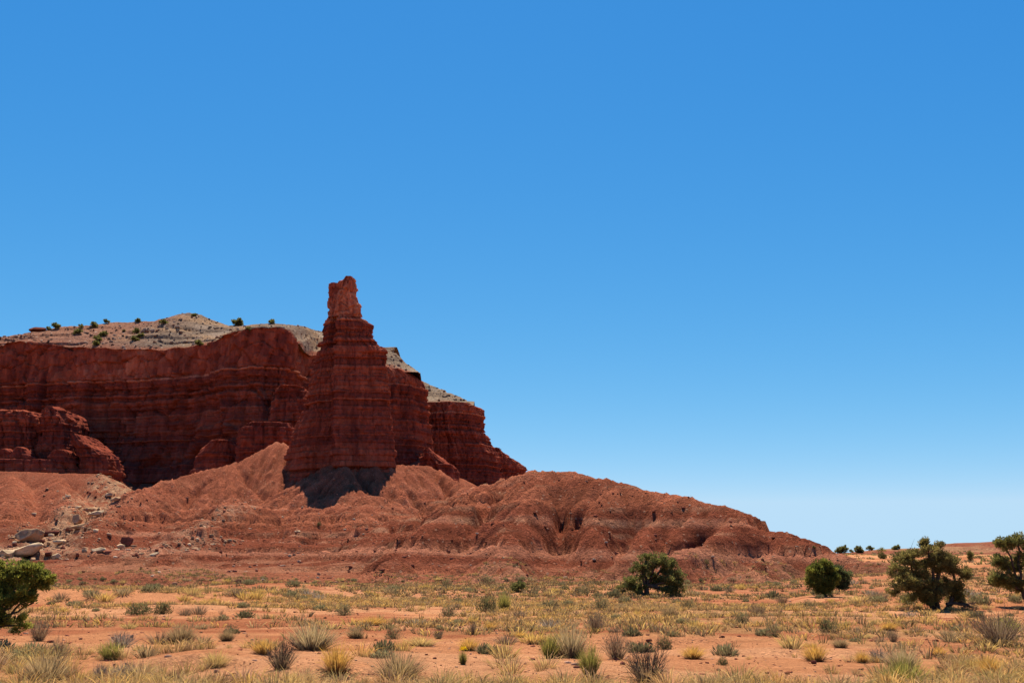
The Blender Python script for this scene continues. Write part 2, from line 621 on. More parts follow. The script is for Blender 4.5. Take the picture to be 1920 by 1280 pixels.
LEDGES = [(2.2, 0.5), (3.6, 0.6), (5.0, 0.6), (6.6, 1.1), (8.8, 0.8), (11.0, 1.5), (13.4, 1.0), (15.8, 1.3), (18.4, 0.8), (21, 0.6), (25, 0.4)]


def hill_h(x, y):
    z = bil(HH, x, y)
    z0 = z
    z = z + 0.30 * fb2(x * 0.55, y * 0.55, 71, 4, 0.6) + 0.27 * rill(x, y) * (1 + 0.5 * sst(15, 24, z))
    zz = z0 + 0.10 * fb2(x * 0.5, y * 0.5, 74, 2) + 0.02 * x + 1.4 * fb2(x * 0.025, y * 0.025, 75, 2)
    per = 4.6
    ph = zz / per + 0.6 * fb2(x * 0.012, y * 0.012, 78, 2)
    mac = sst(0.30, 0.55, n2(x * 0.022, y * 0.022, 79) * 0.7 + 0.3 * n2(x * 0.09, y * 0.09, 77)) * sst(30, 20, z) * sst(-1, 2, z) * (1 - 0.8 * sst(18, 34, x))
    z = z - mac * 0.105 * per * (np.sin(2 * np.pi * ph) + 0.35 * np.sin(4 * np.pi * ph))
    off = 0
    for i, (zl, a) in enumerate(LEDGES):
        m = sst(0.44, 0.54, n2(x * 0.036, y * 0.036, 80 + i) * 0.85 + n2(x * 0.12, y * 0.12, 90 + i) * 0.15)
        b = 2.6 * a
        t = np.clip((zz - (zl - b)) / b, 0, 1)
        off = off - 1.2 * a * m * t * t * (1 - sst(0, 0.05, zz - zl))
    return z + off


WASH = uvY((230, 905, 400), (190, 945, 345), (140, 975, 300), (80, 1000, 262), (40, 1030, 225))
STREAK = [uvY((470, 925, 305), (390, 960, 275), (300, 1000, 240), (230, 1030, 212)),
          uvY((420, 970, 262), (350, 1000, 240))]


def pdist(X, Y, pts):
    best = np.full(X.shape, 1e9)
    for a, b in zip(pts[:-1], pts[1:]):
        dx, dy = b[0] - a[0], b[1] - a[1]
        t = np.clip(((X - a[0]) * dx + (Y - a[1]) * dy) / (dx * dx + dy * dy), 0, 1)
        best = np.minimum(best, np.hypot(X - (a[0] + t * dx), Y - (a[1] + t * dy)))
    return best


def build_hill_mesh():
    xs = np.arange(-300, 125, 0.62)
    ys = np.concatenate([np.arange(108, 260, 0.42), np.arange(260, 350, 0.6), np.arange(350, 620, 1.6)])
    X, Y = np.meshgrid(xs, ys)
    Z = hill_h(X, Y)
    V = np.stack([X, Y, Z], -1).reshape(-1, 3)
    x, y, z = V.T
    zz = z + 0.02 * x + 1.4 * fb2(x * 0.025, y * 0.025, 75, 2)
    c = mixc([0.290, 0.093, 0.047], [0.190, 0.054, 0.028], sst(0.35, 0.65, n2(zz * 0.55, zz * 0 + 3.3, 101)))
    c = mixc(c, [0.35, 0.135, 0.075], 0.75 * sst(0.60, 0.78, n2(zz * 1.1, zz * 0 + 9.1, 103) * 0.75 + 0.25 * n2(x * 0.1, y * 0.1, 104)))
    c = mixc(c, [0.37, 0.195, 0.110], 0.45 * sst(0.66, 0.8, n2(zz * 1.7, zz * 0 + 5.1, 106) * 0.7 + 0.3 * n2(x * 0.16, y * 0.16, 107)))
    c = mixc(c, [0.275, 0.086, 0.045], 0.8 * sst(16, 26, z))
    c = mixc(c, [0.33, 0.115, 0.058], 0.6 * sst(4, 0.5, z))
    c = mixc(c, [0.37, 0.165, 0.088], 0.55 * sst(0.52, 0.68, n2(x * 0.04, y * 0.09, 113) * 0.6 + n2(x * 0.3, y * 0.5, 114) * 0.4) * sst(7, 2, z))
    c = c * np.clip(1 + 0.13 * rill(x, y), 0.6, 1.35)[:, None]  # darker rill bottoms: coarse debris, with missing rill shade painted in as well
    nz = n2(x * 0.5, y * 0.5, 108) * 0.5 + n2(x * 0.12, y * 0.12, 109) * 0.5
    w = sst(15, 3, pdist(x, y, WASH) + 14 * (nz - 0.5))
    c = mixc(c, [0.43, 0.26, 0.145], 0.75 * w * sst(0.3, 0.6, n2(x * 1.1, y * 1.1, 111) * .5 + nz * .5))
    for st in STREAK:
        w = sst(5.5, 1, pdist(x, y, st) + 8 * (nz - 0.5))
        c = mixc(c, [0.42, 0.23, 0.135], 0.5 * w * sst(0.35, 0.6, n2(x * 1.3, y * 1.3, 112)))
    c = np.clip(c * 1.10, 0, 0.6)
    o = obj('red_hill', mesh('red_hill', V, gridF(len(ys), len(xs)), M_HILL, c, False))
    tag(o, kind='structure')


build_hill_mesh()

# far red rise on the right
def far_hill():
    xs = np.arange(50, 460, 1.1)
    ys = np.arange(205, 430, 1.1)
    X, Y = np.meshgrid(xs, ys)
    sk = uvY((1480, 1050, 300), (1600, 1036, 305), (1680, 1031, 310), (1740, 1025, 318), (1800, 1020, 325), (1850, 1016, 328), (1920, 1013, 330), (2050, 1016, 330), (2300, 1030, 330))
    wx = X + 12 * fb2(X * 0.03, Y * 0.03, 121, 3)
    wy = Y + 12 * fb2(X * 0.03, Y * 0.03, 122, 3)
    Z = tent(wx, wy, sk, 0.13, 10)
    Z = Z + 1.2 * fb2(X * 0.06, Y * 0.06, 123, 4)
    zz = Z + fb2(X * 0.02, Y * 0.02, 125, 2)
    for zl, a in ((5.2, 0.7), (7.0, 0.9), (8.8, 0.9), (10.2, 0.7)):
        m = sst(0.40, 0.58, n2(X * 0.05, Y * 0.05, 126 + int(zl)))
        t = np.clip((zz - (zl - 3 * a)) / (3 * a), 0, 1)
        Z = Z - a * m * t * t * (1 - sst(0, 0.12, zz - zl))
    edge = np.minimum(np.minimum(X - 50, 460 - X), np.minimum(Y - 205, 430 - Y))
    Z = Z - 9 * sst(14, 0, edge)
    V = np.stack([X, Y, Z], -1).reshape(-1, 3)
    x, y, z = V.T
    c = mixc([0.31, 0.105, 0.058], [0.40, 0.20, 0.10], sst(0.4, 0.7, n2(x * 0.05, y * 0.09, 131) * .6 + n2(x * 0.5, y * 0.5, 132) * .4))
    o = obj('distant_rise', mesh('distant_rise', V, gridF(len(ys), len(xs)), M_HILL, c, False))
    tag(o, kind='structure')


far_hill()

# ------------------------------------------------------------------ strata shared by all the rock walls
_r = np.random.RandomState(21)
ZCAP = 88.0
bnds = [10.0]
while bnds[-1] < ZCAP - 0.2:
    t = _r.choice([0.7, 1.0, 1.4, 1.9, 2.8], p=[.22, .28, .25, .17, .08]) * _r.uniform(0.85, 1.15)
    if bnds[-1] > 80:
        t *= 0.75
    bnds.append(bnds[-1] + t)
bnds[-1] = ZCAP
nmid = len(bnds)
bnds += [ZCAP + 5.5, ZCAP + 11, ZCAP + 19, ZCAP + 40, ZCAP + 80]
BN = np.array(bnds)
BP = _r.uniform(-0.55, 0.5, len(BN))
BP[1::2] += 0.25
BT = np.clip(0.40 + 0.13 * _r.randn(len(BN)), 0.15, 0.8)
for i in range(len(BN)):
    if BN[i] >= ZCAP - 0.1:
        BP[i] = 0.5
        BT[i] = 0.9
    elif BN[i] > ZCAP - 5:
        BP[i] -= 0.35
        BT[i] = 0.24 if i % 3 else 0.5
    elif _r.rand() < 0.16:
        BP[i] -= 1.1
        BT[i] = 0.2
_kl = int(np.argmin(np.abs(BN[:-1] - (ZCAP - 1.6))))
BP[_kl] = 0.75
BT[_kl] = 0.85
PAL_T = np.array([0, 0.3, 0.55, 0.8, 1.0])
PAL = np.array([[0.125, 0.030, 0.021], [0.205, 0.048, 0.028], [0.28, 0.070, 0.036], [0.36, 0.105, 0.053], [0.45, 0.165, 0.085]])


def strata(s, z, x, amp=1.0, seed=0, flute=1.0, capamp=1.0, captone=0.6, ff=1.0):
    """outward offset and colour of a rock wall at along-wall distance s and height z"""
    zz = z + 0.9 * fb2(s * 0.02, z * 0 + 1.7, 140 + seed, 2) + 0.25 * fb2(s * 0.12, z * 0 + 4.7, 141 + seed, 2)
    k = np.clip(np.searchsorted(BN, zz) - 1, 0, len(BN) - 2)
    th = BN[k + 1] - BN[k]
    q = np.clip((zz - BN[k]) / th, 0, 1)
    cap = k >= nmid - 1
    rnd = 1 - np.abs(2 * q - 1) ** 5
    fade = 0.1 + 1.7 * n2(s * 0.06 * ff, k * 3.1, 144 + seed)
    bed = (BP[k] * 0.9 + 0.45 * rnd) * fade
    bl = 1.6 + 3.4 * T2[k & 255, (k * 7 + seed) & 255]
    cell = np.floor(s / bl + 13.7 * T2[(k * 3) & 255, 5]).astype(int)
    jf = s / bl + 13.7 * T2[(k * 3) & 255, 5] - cell
    block = (T2[cell & 255, (k * 11 + seed * 5) & 255] - 0.5) * 0.7 - 0.3 * (np.minimum(jf, 1 - jf) < 0.05)
    bed = np.where(cap, 0.5 + 0.6 * rnd * 0, bed + block)
    fl = 3.2 * fb2(s * 0.055 * ff, z * 0.014 * ff, 150 + seed, 4, 0.55) * flute
    unit = np.floor((zz + 4 * n2(s * 0.05, z * 0, 152 + seed)) / 13.0)
    pw = s * 0.085 * ff + 0.35 * n2(z * 0.12, s * 0.02, 153 + seed)
    pil = np.floor(pw + unit * 3.37)
    pf = pw + unit * 3.37 - pil
    pil = (T2[pil.astype(int) & 255, (unit.astype(int) * 5 + seed) & 255] - 0.5) * 2.2 - 1.1 * sst(0.10, 0.0, np.minimum(pf, 1 - pf))
    fl = fl + pil * np.minimum(flute, 1.1) * sst(0.35, 0.6, n2(s * 0.02, unit * 2.2, 154 + seed))
    crack = -1.6 * sst(0.06, 0.0, np.abs(n2(s * 0.11, z * 0.012, 156 + seed) - 0.5)) * sst(0.45, 0.6, n2(s * 0.05, z * 0.04, 157 + seed)) * flute
    fine = 0.8 * fb2(s * 0.5, z * 0.7, 160 + seed, 4, 0.6)
    chunk = 2.4 * fb2(s * 0.13, z * 0.13, 165 + seed, 4, 0.6) * capamp
    g = 1.0 / max(ff, 1e-3)
    jx = s + 1.5 * fb2(s * 0.2, z * 0.2, 181 + seed, 2)
    capf = facet(jx / (6.5 * g), z / (8.0 * g), seed + 1, 3.0 * g * capamp, 1.1, 0.9 * g) + facet(jx / (2.3 * g), z / (3.0 * g), seed + 2, 1.0 * g * capamp, 1.0, 0.35 * g)
    midf = facet(jx / (8.0 * g), zz / (26.0 * g), seed + 3, 3.0 * g * min(flute, 1.3), 0.6, 1.5 * g * min(flute, 1.2)) + facet(jx / (3.4 * g), zz / (4.5 * g), seed + 4, 0.9 * g, 0.8, 0.4 * g)
    off = np.where(cap, 0.5 * chunk * min(1.0, g) + capf + 0.7 * g * g + fl * 0.5, bed * amp + fl + fine + crack + midf)
    tone = BT[k] + 0.35 * fb2(s * 0.03, z * 0.03, 170 + seed, 3) + 0.16 * fb2(s * 0.5, z * 1.4, 171 + seed, 2)
    tone = tone - 0.4 * sst(0.12, 0.30, fb2(s * 0.12, z * 0.008, 172 + seed, 3)) * sst(0.4, 0.6, n2(s * 0.03, z * 0.03, 173))
    streak = sst(0.10, 0.32, fb2(s * 0.22 * ff, z * 0.012, 176 + seed, 3)) * sst(0.45, 0.6, n2(s * 0.04 * ff, z * 0.05, 177 + seed))
    tone = tone - 0.30 * streak + 0.25 * (cell2(jx / (3.4 * g), zz / (4.5 * g), seed + 4)[0] - 0.5)
    tone = np.where(cap, captone - 0.35 * streak + 0.45 * (cell2(jx / (2.3 * g), z / (3.0 * g), seed + 2)[0] - 0.5) + 0.85 * fb2(s * 0.05, z * 0.05, 175 + seed, 4), tone)
    tone = tone - 0.2 * (np.abs(q - 0.5) > 0.46) * (~cap)
    tone = np.clip(tone, 0, 1)
    c = np.stack([np.interp(tone, PAL_T, PAL[:, i]) for i in range(3)], -1)
    return off, c


def stack(levels, seed, amp=1.0, dz=0.3, ds=0.3, flute=1.0, capamp=1.0, smooth_n=4, split=None, dome=0.0, ff=1.0, captone=0.6):
    """closed rock column: levels = list of (z, polygon corners [(x,y)...]), lowest first.
    returns a list of (V, F, col), one for each split interval."""
    zc = np.array([l[0] for l in levels])
    pc = np.array([l[1] for l in levels])
    K = pc.shape[1]
    big = pc[0]
    per = np.linalg.norm(np.roll(big, -1, 0) - big, axis=1)
    ns = np.maximum((per / ds).astype(int), 3)
    zl = np.arange(zc[0], zc[-1], dz)
    zl = np.append(zl, zc[-1])
    cor = np.stack([np.stack([np.interp(zl, zc, pc[:, k, j]) for j in (0, 1)], -1) for k in range(K)], 1)
    ring = []
    for k in range(K):
        t = np.arange(ns[k]) / ns[k]
        a, b = cor[:, k], cor[:, (k + 1) % K]
        ring.append(a[:, None] * (1 - t)[None, :, None] + b[:, None] * t[None, :, None])
    ring = np.concatenate(ring, 1)
    for _ in range(smooth_n):
        ring = (np.roll(ring, 1, 1) + 2 * ring + np.roll(ring, -1, 1)) / 4
    tg = np.roll(ring, -2, 1) - np.roll(ring, 2, 1)
    nrm = np.stack([tg[..., 1], -tg[..., 0]], -1)
    nrm /= np.linalg.norm(nrm, axis=-1, keepdims=True) + 1e-9
    cen = ring.mean(1, keepdims=True)
    sgn = np.sign(((ring - cen) * nrm).sum((1, 2)))[:, None, None]
    nrm = nrm * sgn
    n = ring.shape[1]
    s = np.arange(n) * ds
    S, Z = np.meshgrid(s, zl)
    # periodic: blend the seam
    off, c = strata(S, Z, ring[..., 0], amp, seed, flute, capamp, captone, ff)
    off2, c2 = strata(S - n * ds, Z, ring[..., 0], amp, seed, flute, capamp, captone, ff)
    w = sst(0.9, 1.0, np.arange(n) / n)[None, :]
    off = off * (1 - w) + off2 * w
    rad = np.linalg.norm(ring - cen, axis=-1).min(1)[:, None]
    off = np.clip(off, -0.35 * rad, 0.35 * rad + 0.3)
    XY = ring + nrm * off[..., None]
    V = np.concatenate([XY, Z[..., None]], -1)
    out = []
    cuts = [0] + (split or []) + [len(zl) - 1]
    if split:
        cuts = [0] + [int(np.searchsorted(zl, q)) for q in split] + [len(zl) - 1]
    cuts = sorted(set(cuts))
    for a, b in zip(cuts[:-1], cuts[1:]):
        v = V[a:b + 1].reshape(-1, 3)
        f = gridF(b - a + 1, n, True)
        cc = c[a:b + 1].reshape(-1, 3)
        tri = np.zeros((0, 3), int)
        if b == len(zl) - 1:
            top = V[-1]
            i0 = (b - a) * n
            cpt = top.mean(0)
            inner = []
            vv, c3 = [v], [cc]
            base = len(v)
            prev = i0 + np.arange(n)
            for q in (0.8, 0.55, 0.3, 0.1):
                rr = cpt + (top - cpt) * q
                rr[:, 2] += dome * (1 - q * q) + 0.5 * fb2(rr[:, 0] * 0.3, rr[:, 1] * 0.3, 180 + seed, 3) * (dome + 0.4)
                cur = base + np.arange(n)
                base += n
                vv.append(rr)
                c3.append(c[-1])
                f = np.concatenate([f, np.stack([prev, np.roll(prev, -1), np.roll(cur, -1), cur], -1)])
                prev = cur
            vv.append(cpt[None] + np.array([[0, 0, dome]]))
            c3.append(c[-1][:1])
            tri = np.stack([prev, np.roll(prev, -1), np.full(n, base)], -1)
            v = np.concatenate(vv)
            cc = np.concatenate(c3)
        out.append((v, [f, tri], cc))
    return out


# ------------------------------------------------------------------ the rock spire
SP_PROF = [(905, 522, 630, 742), (868, 535, 630, 737), (830, 541, 629, 735), (800, 552, 628, 732), (788, 556, 628, 731), (760, 568, 628, 729), (740, 572, 628, 727),
           (700, 582, 629, 722), (672, 590, 630, 721), (657, 594, 631, 719), (647, 598, 631, 713), (641, 600, 632, 706), (633, 603, 632, 695),
           (618, 606, 634, 696), (605, 611, 636, 693), (599, 612, 637, 684), (594, 612, 637, 678), (589, 613, 637, 673)]


def spire():
    lv = []
    for v, uL, uM, uR in SP_PROF:
        z = ZV(v, 338)
        th = np.interp(v, [589, 640, 868], [0.42, 0.6, 1.0])
        yM, yR, yL, yB = 344 - 13 * th, 344 - 7 * th, 344 + 4 * th, 344 + 13 * th
        xL, xM, xR = XU(uL, yL, v), XU(uM, yM, v), XU(uR, yR, v)
        lv.append((z, [(xL, yL), (lerp(xL, xM, .4), lerp(yL, yM, .5)), (lerp(xL, xM, .90), lerp(yL, yM, .62)), (lerp(xL, xM, .97), yM + .5 * th), (lerp(xM, xR, .1), yM), (xR - 1.2 * th, yR - 1.0 * th), (xR, yR + 2 * th), (xR - 2.5 * th, yB), (lerp(xL, xR, .4), yB + 1.5 * th)]))
    lv = sorted(lv, key=lambda q: q[0])
    root = obj('rock_spire', None, None, (XU(640, 344), 344, ZV(905, 338)))
    tag(root, 'tall banded red rock spire with orange cap rising above the talus slope', 'rock spire')
    inv = -Vector(root.location)
    cuts = [ZV(v, 338) for v in (850, 832, 806, 780, 756, 734, 714, 696, 680, 664, 648, 632, 618, 604)]
    parts = stack(lv, 1, amp=0.78, dz=0.15, ds=0.24, flute=0.22, smooth_n=2, split=cuts, ff=2.4)
    for v, f, c in parts:
        obj('rock_layer', mesh('rock_layer', v, f, M_CLIFF, c), root, inv)
    # cap: a squarish block on the left and a taller blade on the right
    def cap(name, prof, yf, yb, seed, dome, bev):
        lv = []
        for v, uL, uR in prof:
            z = ZV(v, 340)
            xL, xR = XU(uL, yf, v), XU(uR, yf, v)
            w = xR - xL
            lv.append((z, [(xL, lerp(yf, yb, .3)), (xL + w * bev, yf), (xR - w * bev, yf + 0.4), (xR, lerp(yf, yb, .35)), (xR - w * .12, yb), (xL + w * .1, yb)]))
        lv = sorted(lv, key=lambda q: q[0])
        for v, f, c in stack(lv, seed, 1, 0.16, 0.2, 0.35, 1.0, 2, None, dome, 2.6, 0.66):
            obj(name, mesh(name, v, f, M_CLIFF, c), root, inv)
    cap('cap_block', [(592, 616, 646), (575, 614, 644), (562, 613, 641), (545, 614, 640), (530, 616, 640), (527, 617, 639)], 341.5, 347.5, 31, 0.15, 0.12)
    cap('cap_blade', [(593, 617, 674), (582, 620, 671.5), (574, 622, 671), (567, 625, 667), (560, 628, 664.5), (545, 631, 664.5), (532, 634, 663), (523, 640, 661.5), (518, 646, 658)], 339.0, 346.5, 33, 0.3, 0.2)


spire()


# ------------------------------------------------------------------ buttresses and pedestals
def lump(name, label, cat, prof, Yf, D, seed, amp=1.0, flute=0.7, dome=0.8, ds=0.45, dz=0.32, cuts=(), capamp=0.8, part='rock_layer', bev=0.16, group=None, ff=2.2):
    lv = []
    for v, uL, uR in prof:
        z = ZV(v, Yf)
        xL, xR = XU(uL, Yf, v), XU(uR, Yf, v)
        w = xR - xL
        lv.append((z, [(xL, Yf + D * .35), (xL + w * bev, Yf + D * .05), (lerp(xL, xR, .5), Yf), (xR - w * bev, Yf + D * .06), (xR, Yf + D * .3), (xR - w * .1, Yf + D), (xL + w * .1, Yf + D)]))
    lv = sorted(lv, key=lambda q: q[0])
    loc = Vector((lerp(lv[0][1][0][0], lv[0][1][4][0], .5), Yf + D / 2, lv[0][0]))
    root = obj(name, None, None, loc)
    tag(root, label, cat, group)
    for v, f, c in stack(lv, seed, amp, dz, ds, flute, capamp, 5, [ZV(q, Yf) for q in sorted(cuts, reverse=True)], dome, ff):
        obj(part, mesh(part, v, f, M_CLIFF, c), root, -loc)
    return root


lump('buttress', 'red cliff buttress with pale top standing right behind the spire', 'cliff',
     [(930, 640, 812), (880, 645, 808), (855, 650, 806.5), (840, 655, 805), (790, 660, 799), (760, 662, 793), (735, 664, 789), (715, 664, 789), (703, 664, 786), (696, 664, 776), (688, 666, 764)],
     462, 60, 41, cuts=(860, 830, 800, 770, 742), dome=3.0)
lump('buttress', 'long red cliff buttress farther right with blocky overhanging cap corner', 'cliff',
     [(960, 760, 946), (910, 765, 941), (870, 770, 938), (850, 772, 934), (830, 774, 925), (812, 776, 914), (797, 777, 904), (782, 778, 903), (768, 778, 905), (757, 780, 904), (752, 782, 895)],
     545, 70, 43, cuts=(890, 866, 842, 818, 794), dome=2.0)
lump('buttress', 'lowest stepped red rock outcrop at the far right end of the cliffs', 'cliff',
     [(940, 880, 992), (897, 890, 986), (880, 895, 985), (870, 896, 983), (862, 898, 972), (853, 900, 956), (845, 902, 948), (838, 905, 938)],
     590, 45, 45, cuts=(885, 866), dome=1.0)
lump('rock_outcrop', 'low red ledge with sloping sunlit top below the right-hand buttresses', 'rock',
     [(925, 775, 866), (895, 780, 860), (880, 782, 858), (868, 783, 848), (858, 786, 832), (848, 790, 818), (838, 794, 806)], 440, 26, 47, dome=0.8, cuts=(875,))
lump('rock_pedestal', 'broad rounded red rock pedestal beneath the left cliff, cut by the picture edge', 'rock',
     [(905, -90, 84), (850, -84, 78), (826, -80, 74), (806, -76, 72), (790, -70, 70), (778, -60, 64), (769, -44, 52)], 416, 30, 51, dome=2.0, cuts=(840, 808, 784), flute=1.0, ff=1.6)
lump('rock_pedestal', 'knobbed red rock pedestal with sunlit top right of the broad pedestal', 'rock',
     [(905, 52, 140), (850, 58, 131), (826, 62, 128), (808, 64, 127), (795, 66, 126), (782, 67, 122), (773, 70, 116), (765, 78, 108), (761, 84, 100)], 412, 24, 52, dome=1.0, cuts=(840, 808, 784), flute=1.0, ff=1.6)
lump('rock_outcrop', 'blocky red ledge along the slope top at far lower left', 'rock',
     [(915, -90, 150), (890, -88, 146), (874, -86, 143), (866, -84, 140), (860, -80, 137)], 398, 16, 53, dome=0.6, cuts=(876,), flute=1.0, ff=1.6)
lump('rock_outcrop', 'pointed red knob on the far left ledge, leftmost of three', 'rock', [(868, -18, 30), (856, -12, 24), (848, -6, 18), (841, 0, 12)], 401, 9, 54, dome=0.5, ff=3.0, flute=0.5, ds=0.35)
lump('rock_outcrop', 'pointed red knob on the far left ledge, middle one of three', 'rock', [(868, 8, 62), (856, 14, 54), (847, 20, 46), (838, 27, 38)], 401, 9, 56, dome=0.5, ff=3.0, flute=0.5, ds=0.35)
lump('rock_outcrop', 'broad red knob on the far left ledge, right one of three', 'rock', [(868, 76, 142), (857, 84, 136), (849, 90, 130), (843, 98, 122)], 401, 9, 58, dome=0.5, ff=3.0, flute=0.5, ds=0.35)
lump('rock_outcrop', 'squared red rock block with sloping top beside the boulder wash', 'rock',
     [(925, 128, 206), (890, 132, 201), (866, 133, 200), (856, 133, 197), (846, 132, 186), (834, 131, 170), (822, 130, 154), (812, 129, 142)], 400, 22, 55, dome=0.6, cuts=(872,))
lump('rock_outcrop', 'stepped red rock tower between the cliff headland and the spire', 'rock',
     [(870, 478, 600), (800, 490, 596), (780, 496, 590), (755, 500, 584), (738, 503, 578), (728, 508, 570), (722, 516, 560)], 402, 24, 57, dome=1.2, cuts=(790, 764, 742))
lump('rock_outcrop', 'lower red rock ledge with sunlit rim left of the spire foot', 'rock',
     [(905, 420, 566), (868, 428, 556), (845, 430, 552), (825, 432, 550), (808, 433, 548), (798, 436, 545), (790, 446, 540)], 384, 15, 59, dome=0.9, cuts=(850, 822))
lump('rock_outcrop', 'small dark red rock ledge at the foot of the shaded cliff', 'rock',
     [(905, 345, 452), (872, 356, 446), (856, 360, 442), (842, 372, 438), (832, 384, 434), (824, 398, 430)], 398, 14, 61, dome=0.8, cuts=(858,))


# ------------------------------------------------------------------ left cliff wall and the mesa above it
WALL = [(-520, 520, 640), (-300, 497, 641), (-120, 480, 642), (0, 468, 644), (60, 464, 640), (100, 461, 647), (200, 455, 654), (300, 450, 655), (370, 446, 652), (402, 441, 644), (425, 433, 632), (450, 427, 621),
        (490, 424, 617), (525, 424, 617), (543, 426, 621), (551, 434, 636), (556, 443, 652), (566, 456, 664), (605, 462, 664), (660, 464, 668), (720, 468, 672)]


def cliff():
    wx = np.array([XU(u, Y, v) for u, Y, v in WALL])
    wy = np.array([Y for u, Y, v in WALL])
    wz = np.array([ZV(v, Y) for u, Y, v in WALL])
    L = np.concatenate([[0], np.cumsum(np.hypot(np.diff(wx), np.diff(wy)))])
    ds = 0.55
    s = np.arange(0, L[-1], ds)
    x, y, zt = np.interp(s, L, wx), np.interp(s, L, wy), np.interp(s, L, wz)
    for _ in range(30):
        x[1:-1] = (x[:-2] + 2 * x[1:-1] + x[2:]) / 4
        y[1:-1] = (y[:-2] + 2 * y[1:-1] + y[2:]) / 4
    y = y + 7.0 * fb2(s * 0.022, s * 0, 188, 3) * sst(360, 260, np.abs(s - 0)) 
    tx, ty = np.gradient(x), np.gradient(y)
    l = np.hypot(tx, ty)
    nx, ny = ty / l, -tx / l
    zt = zt + 2.4 * fb2(s * 0.09, s * 0, 190, 5, 0.6) + 0.8 * np.floor(3 * n2(s * 0.15, s * 0, 191)) / 3
    nr = 250
    t = np.linspace(0, 1, nr)[:, None]
    zb = 26.0
    Z = zb + (zt[None] - zb) * t
    S = np.broadcast_to(s[None], Z.shape)
    off, c = strata(S, Z, x, 1.1, 71, 1.6, 0.8, 0.46, 1.0)
    down = np.clip((ZCAP - Z), 0, 100)
    bat = 0.07 * down + 0.16 * np.clip(down - 28, 0, 100) * (0.3 + 1.4 * n2(S * 0.03, Z * 0, 195))
    bat = bat + 2.6 * sst(0.45, 0.7, n2(S * 0.045, Z * 0, 197)) * sst(52, 49, Z + 6 * n2(S * 0.1, Z * 0, 198))
    bat = bat + 2.0 * sst(0.4, 0.6, n2(S * 0.06, Z * 0, 199)) * sst(66, 64, Z + 5 * n2(S * 0.1, Z * 0, 200))
    off = off + bat
    off[-1] *= 0.6
    X, Y = x[None] + nx[None] * off, y[None] + ny[None] * off
    V = np.stack([X, Y, Z], -1)
    n = len(s)
    root = obj('cliff', None, None, (0, 0, 0))
    root['kind'] = 'structure'
    kc = int(np.argmin(np.abs(Z.mean(1) - ZCAP)))
    cuts = [0, int(kc * .25), int(kc * .5), int(kc * .75), kc, nr - 1]
    for i, (a, b) in enumerate(zip(cuts[:-1], cuts[1:])):
        nm = 'cap_rock' if i == len(cuts) - 2 else 'rock_layer'
        obj(nm, mesh(nm, V[a:b + 1].reshape(-1, 3), gridF(b - a + 1, n), M_CLIFF, c[a:b + 1].reshape(-1, 3)), root)
    # mesa above: rises from the rim to its skyline, then falls off behind
    SKY = [(-520, 640), (-200, 634), (0, 630), (50, 625), (75, 620), (110, 614), (150, 611), (200, 605), (250, 602), (300, 599), (322, 591), (350, 586), (372, 589), (395, 599), (425, 609), (450, 610), (500, 606), (540, 608), (575, 614), (610, 624), (660, 640), (720, 652)]
    ex, ey, ez = V[-1, :, 0], V[-1, :, 1], V[-1, :, 2]
    # columns straight back from the rim, in plan order
    xs = np.linspace(ex.min() + 1, ex.max() - 1, 520)
    order = np.argsort(ex)
    yy = np.interp(xs, ex[order], ey[order])
    z0 = np.interp(xs, ex[order], ez[order])
    for _ in range(3):
        yy[1:-1] = (yy[:-2] + 2 * yy[1:-1] + yy[2:]) / 4
    R = np.concatenate([[-1.0, 0.5], np.geomspace(1.2, 220, 230)])
    XX, RR = np.meshgrid(xs, R)
    YY = yy[None] + RR
    ycrest = 525 + 14 * fb2(xs * 0.02, xs * 0, 205, 2)
    usk = 960 + FPX / CP * xs / (ycrest + 110 * SP / CP) * 1.0
    # skyline height for each column, by the direction it is seen in
    usk = 960 + xs / (ycrest * CP + (115 - EYE) * SP) * FPX
    vs_ = np.interp(usk, [q[0] for q in SKY], [q[1] for q in SKY])
    zs = np.array([ZV(v, yc) for v, yc in zip(vs_, ycrest)])
    t = np.clip((YY - yy[None]) / np.maximum(ycrest - yy, 20)[None], 0, 3)
    prof = np.where(t < 1, t ** 0.85, 1 - 0.25 * (t - 1) ** 1.2)
    ZZ = z0[None] - 0.4 + (zs - z0 + 0.4)[None] * prof
    amp = sst(0.0, 8, RR)
    ZZ = ZZ + amp * (3.4 * fb2(XX * 0.035, YY * 0.035, 210, 4) * sst(0, .4, t) * (1 - 0.6 * sst(.75, 1, t)) + 2.0 * fb2(XX * 0.16, YY * 0.16, 215, 5, 0.65))
    for i, (zl, a) in enumerate(((107, 1.2), (112, 1.5), (117, 1.8), (121, 1.6), (125.5, 1.8), (129, 1.5))):
        zz = ZZ + 1.5 * fb2(XX * 0.02, YY * 0.02, 220, 2)
        m = sst(0.5, 0.62, n2(XX * 0.05, YY * 0.05, 221 + i))
        q = np.clip((zz - (zl - 3 * a)) / (3 * a), 0, 1)
        ZZ = ZZ - a * m * q * q * (1 - sst(0, 0.2, zz - zl))
    c = mixc([0.27, 0.165, 0.095], [0.185, 0.125, 0.085], sst(0.35, 0.65, n2(XX * 0.05, ZZ * 0.16, 230)))
    c = mixc(c, [0.27, 0.195, 0.140], 0.7 * sst(0.55, 0.75, fb2(XX * 0.1, YY * 0.04, 231, 3) + 0.5))
    c = mixc(c, [0.24, 0.085, 0.05], sst(6, 1.0, RR + 8 * (n2(XX * 0.09, YY * 0.09, 233) - 0.5)) + sst(-215, -240, XX + 0 * RR) * 0 )
    c = mixc(c, [0.24, 0.105, 0.065], sst(-165, -195, XX + 20 * fb2(XX * 0.05, YY * 0.05, 234, 2)) * 0.8)
